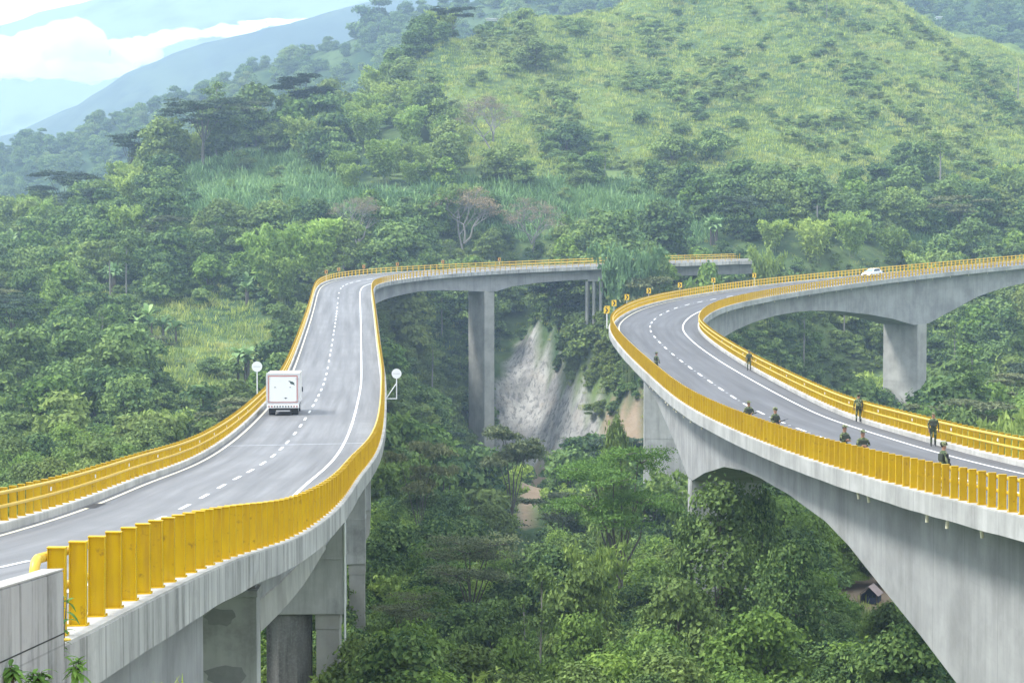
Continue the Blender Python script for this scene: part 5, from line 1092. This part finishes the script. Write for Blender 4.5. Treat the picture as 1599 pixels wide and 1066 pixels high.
def scatter_object(name, label, pts, keys, tilt=.0):
    """one object: points with instanced plants"""
    P_ = np.array(pts); me = bpy.data.meshes.new(name); me.from_pydata(P_[:, :3].tolist(), [], [])
    for nm, ar in (('sc', P_[:, 3]), ('rz', rng.uniform(0, 6.28, len(P_)))): a = me.attributes.new(nm, 'FLOAT', 'POINT'); a.data.foreach_set('value', ar.astype(np.float32))
    a = me.attributes.new('idx', 'INT', 'POINT'); a.data.foreach_set('value', rng.integers(0, len(keys), len(P_)).astype(np.int32))
    o = bpy.data.objects.new(name, me); COL.objects.link(o); tag(o, label, kind='stuff')
    ng = bpy.data.node_groups.new(name, 'GeometryNodeTree'); ng.interface.new_socket('Geometry', in_out='INPUT', socket_type='NodeSocketGeometry'); ng.interface.new_socket('Geometry', in_out='OUTPUT', socket_type='NodeSocketGeometry')
    N = ng.nodes; Lk = ng.links; gi = N.new('NodeGroupInput'); go = N.new('NodeGroupOutput'); ip = N.new('GeometryNodeInstanceOnPoints'); jn = N.new('GeometryNodeJoinGeometry')
    for k_ in keys:
        src = SRC[k_]; oi = N.new('GeometryNodeObjectInfo'); oi.inputs['Object'].default_value = src; oi.inputs['As Instance'].default_value = True; oi.transform_space = 'ORIGINAL'; Lk.new(oi.outputs['Geometry'], jn.inputs[0])
    def attr(nm, t): q = N.new('GeometryNodeInputNamedAttribute'); q.data_type = t; q.inputs['Name'].default_value = nm; return q.outputs['Attribute']
    Lk.new(gi.outputs[0], ip.inputs['Points']); Lk.new(jn.outputs[0], ip.inputs['Instance']); ip.inputs['Pick Instance'].default_value = True; Lk.new(attr('idx', 'INT'), ip.inputs['Instance Index']); Lk.new(attr('sc', 'FLOAT'), ip.inputs['Scale'])
    cx = N.new('ShaderNodeCombineXYZ'); Lk.new(attr('rz', 'FLOAT'), cx.inputs['Z']); Lk.new(cx.outputs[0], ip.inputs['Rotation']); Lk.new(ip.outputs[0], go.inputs[0])
    md = o.modifiers.new('plants', 'NODES'); md.node_group = ng; return o
# the plants the scatter draws on are real ones standing in the scene
for i in range(3): proto('grass%d' % i, tuft(200 + i, 34, .55, 1.5, .045, 'grass'), 'grass_tuft')
for i in range(2): proto('cane%d' % i, tuft(210 + i, 30, .7, 3.0, .11, 'cane', .5), 'cane_stand')
SRC = {}
def source(key, x, y, label, cat):
    g = plant(key, x, y, 1., label, cat); SRC[key] = children(g)[0] if len(children(g)) == 1 else [c for c in children(g) if c.data == PROTO[key][0]][0]
bpy.context.view_layer.update()
for o in list(bpy.data.objects):
    for k_ in PROTO:
        if k_ not in SRC and o.type == 'MESH' and o.data == PROTO[k_][0]: SRC[k_] = o
for i, (key, px, Y_) in enumerate([('grass0', 1300, 118), ('grass1', 1120, 96), ('grass2', 900, 92), ('cane0', 900, 470), ('cane1', 960, 472), ('bush0', 1400, 160), ('bush1', 1290, 150), ('bush2', 1000, 240), ('bushn0', 1100, 92), ('bushn1', 760, 90)]):
    x, y = sp(px, 900, Y_); nm = PROTO[key][2].replace('_', ' ')
    source(key, x, y, {'g': 'tuft of long pale grass in the undergrowth', 'c': 'stand of broad cane blades in the green field', 'b': 'small rounded bush low in the undergrowth'}[key[0]] + ' ' + ['below the little hut', 'at the bottom of the gorge', 'under the spreading trees', 'left of its twin', 'right of its twin', 'near the foot of the arch', 'left of the little hut', 'far up the gorge', 'right of the leafless tree', 'beside the sword leaved plants'][i], 'plant')
for key in ('shrub0', 'shrub1', 'shrub2', 'lush0', 'broad0', 'broad1', 'broad2', 'broad3', 'bam0', 'bam1', 'bam2'):
    if key not in SRC: x, y = sp(1180, 420, 420); source(key, x, y, 'leafy growth behind the end of the far bridge, %s of the fillers' % ['first', 'second', 'third', 'fourth', 'fifth', 'sixth', 'seventh', 'eighth'][len(SRC) % 8], 'tree')
GR = {'shrubs': (['shrub0', 'shrub1', 'shrub2'], 'hill_shrubs', 'olive shrubs in the folds of the grassy mountain'), 'gorge': (['near0', 'near1', 'near2', 'near3', 'nearl0', 'nearl1', 'nearl2'], 'gorge_wood', 'mixed leafy wood filling the gorge floor'), 'forest': (['broad0', 'broad1', 'broad2', 'broad3', 'lush0'], 'forest_canopy', 'continuous forest covering the far hillsides and ridges'), 'under': (['bush0', 'bush1', 'bush2'], 'undergrowth', 'low bushes and undergrowth between the trees'),
      'bamboo': (['bam0', 'bam1', 'bam2'], 'bamboo_thicket', 'yellow green bamboo thickets on the hillsides'), 'grass': (['grass0', 'grass1', 'grass2'], 'tall_grass', 'rough tall grass covering the big mountain and the slope patches'), 'cane': (['cane0', 'cane1'], 'cane_field', 'dense field of upright cane leaves below the grassy slope')}
nearb = [p for p in STUFF['under'] if p[1] < 210]; STUFF['under'] = [p for p in STUFF['under'] if p[1] >= 210]
scatter_object('near_undergrowth', 'leafy undergrowth covering the gorge floor', nearb, ['bushn0', 'bushn1'])
for k_, (ks, nm, lb) in GR.items():
    if STUFF.get(k_): print('STUFF', k_, len(STUFF[k_])); scatter_object(nm, lb, STUFF[k_], ks)
print('picked', npick)
LAND = [(441, 620, 'the truck'), (414, 567, 'the left round sign'), (613, 566, 'the right round sign'), (748, 560, 'the tall lone pier'), (850, 620, 'the grey cliff'), (450, 400, 'the biggest lime green bamboo'), (725, 350, 'the bare grey tree'), (330, 130, 'the tallest umbrella tree'), (1420, 560, 'the far right pier'), (1355, 426, 'the white car'),
 (1130, 800, 'the dark tree at the pier'), (1365, 915, 'the little hut'), (955, 500, 'the tip of the hairpin'), (1120, 400, 'the far bridge landing'), (235, 520, 'the pair of banana clumps'), (1287, 320, 'the two utility poles'), (60, 430, 'the dark spreading tree at left'), (975, 760, 'the bright spreading tree'), (735, 880, 'the olive spreading tree'), (1190, 1000, 'the light bush at bottom'), (600, 940, 'the lit edge pier'), (1290, 510, 'the crown of the far arch'), (150, 680, 'the yellow railing at left'), (1070, 240, 'the grove on the mountain'), (885, 210, 'the round tree of the slope'), (640, 200, 'the yellow green bamboo')]
TENS = ['twenty first', 'twenty second', 'twenty third', 'twenty fourth', 'twenty fifth', 'twenty sixth', 'twenty seventh', 'twenty eighth', 'twenty ninth', 'thirtieth']
ORD = ['nearest', 'second', 'third', 'fourth', 'fifth', 'sixth', 'seventh', 'eighth', 'ninth', 'tenth', 'eleventh', 'twelfth', 'thirteenth', 'fourteenth', 'fifteenth', 'sixteenth', 'seventeenth', 'eighteenth', 'nineteenth', 'twentieth']
ORD += TENS; bins = {}
for g, px, py, adj, key in AUTO:
    d = [(px - a) ** 2 + (py - b) ** 2 for a, b, _ in LAND]; j = int(np.argmin(d)); dx, dy = px - LAND[j][0], py - LAND[j][1]; w_ = ('right of' if dx > 0 else 'left of') if abs(dx) > abs(dy) else ('below' if dy > 0 else 'above')
    tone = 'light green ' if ('lush' in key or 'nearl' in key) else ''; bins.setdefault((tone + adj, w_, LAND[j][2]), []).append((d[j], g))
for (adj, w_, lm), L_ in bins.items():
    L_.sort(key=lambda t: t[0])
    for i, (_, g) in enumerate(L_): g['label'] = (adj + ' ' + w_ + ' ' + lm) if len(L_) == 1 else '%s, %s one %s %s' % (adj, ORD[min(i, 29)], w_, lm)

# ------------------------------------------------------------------ plants at the near corner
def weed(name, base, seed, n, H, label):
    r = np.random.default_rng(seed); g = MB(); lf = Lf(); stem = []
    for k in range(n):
        a = r.uniform(0, 6.28); h = H * r.uniform(.6, 1.); q = h * r.uniform(.05, .35); tip = np.array([q * math.cos(a), q * math.sin(a), h]); g.tube([(0, 0, -.1), tuple(tip * [.4, .4, .55]), tuple(tip)], [.012, .009, .004], 5)
        for j in range(9):
            t = r.uniform(.35, 1); b = tip * np.array([t ** 1.5, t ** 1.5, t]); V, F = leaf_blade(r, b, r.uniform(0, 6.28), r.uniform(.11, .2), .026, r.uniform(-.3, .9), r.uniform(.2, .8), 4); lf.add(V, F, np.full(len(F), r.uniform(.2, 1)))
    e = empty(name, base, 0, label, 'plant'); o = g.build('stem', M['bark'], e); lf.build('leaves', L['blade'], e); return e
x, y, z = at(98, 1045, 22.); weed('leafy_weed', (x, y, z), 5, 4, .95, 'tall leafy weed growing at the end of the stained parapet wall')
x, y, z = at(120, 1068, 21.); weed('leafy_weed', (x, y, z), 6, 5, .35, 'low spreading weed at the bottom edge, right of the tall leafy one')
x, y, z = at(20, 1066, 19.); weed('leafy_weed', (x, y, z - .06), 8, 7, .28, 'small dark weed in the very corner under the parapet wall')
x, y, z = at(60, 1068, 19.4); weed('leafy_weed', (x, y, z - .06), 9, 6, .22, 'small weed right of the corner one, under the parapet wall')
x, y, z = at(285, 1090, 24.); proto('blade', tuft(300, 26, .10, .62, .012, 'grass', .5), 'grass_tuft'); plant('blade', x, y, 1., 'thin bright grass blades in front of the abutment wall', 'plant', z=z)
fl = MB(); x, y, z = at(103, 998, 22.)
for i in range(7):
    a = 2 * math.pi * i / 7; fl.ell((.035 * math.cos(a), .035 * math.sin(a), 0), (.028, .028, .012), 6, 4)
e = empty('flower', (x, y, z), 0, 'small orange flower head on the tall weed by the parapet wall', 'flower'); fl.build('petals', M['pipe'], e, smooth=True)

# ------------------------------------------------------------------ little hut, poles
def hut():
    g_ = (at(1360, 934, 182)[0], 182.); z = float(ground(np.array([g_[0]]), np.array([g_[1]]))[0]); g = empty('hut', (g_[0], g_[1], z), R_(-25), 'tiny hut with pinkish tin roof on bare soil beside the arch', 'hut')
    w = MB(); w.prism([(-.75, 0), (.75, 0), (.75, .9), (0, 1.55), (-.75, .9)], .9, .95, 'y'); w.box(-.75, -.71, -.8, .9, 0, .85); w.box(.71, .75, -.8, .9, 0, .85); w.box(-.2, .75, -.82, -.78, 0, .62); w.build('wall', plain('dark blue boards', (.02, .03, .07), .8), g)
    r = MB()
    r.add([(-1.0, -1.0, .75), (0, -1.0, 1.68), (0, 1.1, 1.68), (-1.0, 1.1, .75), (-1.0, -1.0, .79), (0, -1.0, 1.72), (0, 1.1, 1.72), (-1.0, 1.1, .79)], [[0, 1, 2, 3], [7, 6, 5, 4], [0, 4, 5, 1], [1, 5, 6, 2], [2, 6, 7, 3], [3, 7, 4, 0]]); r.add([(.95, -1.0, .8), (0, -1.0, 1.66), (0, 1.1, 1.66), (.95, 1.1, .8)], [[0, 1, 2, 3]]); r.build('roof', plain('pinkish tin', (.42, .33, .31), .6, var=.2, scale=1.5), g)
    for x_ in (-.8, .75): p = MB(); p.tube([(x_, -.85, 0), (x_, -.85, .95)], .04, 6); p.build('post', M['bark'], g)
hut()
def pole(px, pyt, pyb, Y_, r, label, arms):
    x, y, z = at(px, pyb, Y_); zt = at(px, pyt, Y_)[2]; zb = min(z, float(ground(np.array([x]), np.array([y]))[0])); g = empty('utility_pole', (x, y, zb), 0, label, 'pole'); mb = MB(); mb.tube([(0, 0, -.3), (0, 0, zt - zb)], [r * 1.3, r * .8], 8); mb.build('shaft', M['barkp'], g, smooth=True)
    if arms: a = MB(); a.box(-.9, .9, -.05, .05, zt - zb - .6, zt - zb - .48); a.build('crossarm', M['barkp'], g)
pole(1276, 320, 350, 455, .16, 'pale utility pole above the bamboo behind the car, lower of two', True); pole(1298, 295, 338, 470, .15, 'plain pale utility pole, taller of the two above the bamboo', False)
pole(1291, -4, 24, 672, .10, 'thin pole on the summit of the mountain', False); pole(1590, 102, 125, 660, .16, 'pole on the right shoulder of the mountain', False)
for px, t_, b_, lb in ((763, 262, 276, 'short white post in the cane field, left of the pair'), (811, 262, 284, 'short white post in the cane field, right of the pair')):
    g_ = find_ground(px, b_, 300); zt = float(ground(np.array([g_[0]]), np.array([g_[1]]))[0]); e = empty('marker_post', (g_[0], g_[1], zt), 0, lb, 'post'); mb = MB(); mb.box(-.14, .14, -.1, .1, -.2, 3.4, .02); mb.build('shaft', M['white'], e)
# far roofs on the ridges
for px, py, Y_, w_, lb in ((768, 30, 690, 4.6, 'long low white roof at the edge of the wood on the upper ridge'), (1466, 27, 850, 2.6, 'small pale roof high on the wooded slope at top right')):
    x, y, z = at(px, py, Y_); e = empty('farmhouse', (x, y, z - 1.8), 0, lb, 'house'); r = MB(); r.box(-w_ / 2, w_ / 2, -2, 2, 1.7, 1.85); r.build('roof', M['white'], e); b = MB(); b.box(-w_ / 2 + .4, w_ / 2 - .4, -1.7, 1.7, .9, 1.7); b.build('wall', M['grayp'], e)

# ------------------------------------------------------------------ cloud banks beyond the haze
def cloud_mat(dens):
    m = bpy.data.materials.new('cloud'); m.use_nodes = True; n = m.node_tree.nodes; n.clear(); o = n.new('ShaderNodeOutputMaterial'); v = n.new('ShaderNodeVolumePrincipled')
    v.inputs['Color'].default_value = (.99, .99, .99, 1); v.inputs['Density'].default_value = dens; v.inputs['Anisotropy'].default_value = 0.; m.node_tree.links.new(v.outputs[0], o.inputs['Volume']); return m
def cloud(name, label, parts, Y_, mat, seed):
    bm = bmesh.new(); r = np.random.default_rng(seed)
    for px, py, rx, rz_ in parts:
        x, y, z = at(px, py, Y_); k = Y_ / 3000.; mt = Matrix.Translation((x, y + r.uniform(-60, 60), z)) @ Matrix.Diagonal((rx * k, rx * k * .8, rz_ * k, 1)); bmesh.ops.create_icosphere(bm, subdivisions=4, radius=1, matrix=mt)
    me = bpy.data.meshes.new(name); bm.to_mesh(me); bm.free(); me.materials.append(mat); o = bpy.data.objects.new(name, me); COL.objects.link(o)
    rm = o.modifiers.new('r', 'REMESH'); rm.mode = 'VOXEL'; rm.voxel_size = Y_ / 3000. * 5
    for s_, st in ((120, 55), (38, 22)):
        t = bpy.data.textures.new('puff', 'CLOUDS'); t.noise_scale = s_; t.noise_depth = 3; d = o.modifiers.new('d', 'DISPLACE'); d.texture = t; d.texture_coords = 'GLOBAL'; d.strength = st; d.mid_level = .5
    tag(o, label, kind='structure'); return o
cm = cloud_mat(.03)
cloud('cloud', 'large white cloud bank lying against the far mountain', [(10, 88, 60, 34), (60, 70, 50, 34), (110, 78, 62, 40), (160, 88, 52, 26), (30, 105, 90, 22), (120, 108, 90, 18), (-80, 100, 90, 40), (215, 84, 40, 16)], 4400, cm, 1)
cloud('cloud', 'thin white cloud lying along the far slope', [(250, 66, 40, 9), (300, 58, 50, 8), (360, 46, 50, 8), (420, 40, 50, 7), (460, 33, 40, 7)], 4400, cm, 2)

# ------------------------------------------------------------------ haze
hz = MB(); hz.box(-1900, 1900, -95, 2880, -560, 470); ho = hz.build('haze', None); tag(ho, 'pale blue haze filling the valley', kind='stuff')
hm = bpy.data.materials.new('haze'); hm.use_nodes = True; n = hm.node_tree.nodes; n.clear(); o_ = n.new('ShaderNodeOutputMaterial'); v = n.new('ShaderNodeVolumePrincipled'); v.inputs['Color'].default_value = (.56, .75, 1.0, 1); v.inputs['Density'].default_value = .00028; v.inputs['Anisotropy'].default_value = .2
hm.node_tree.links.new(v.outputs[0], o_.inputs['Volume']); ho.data.materials.append(hm)
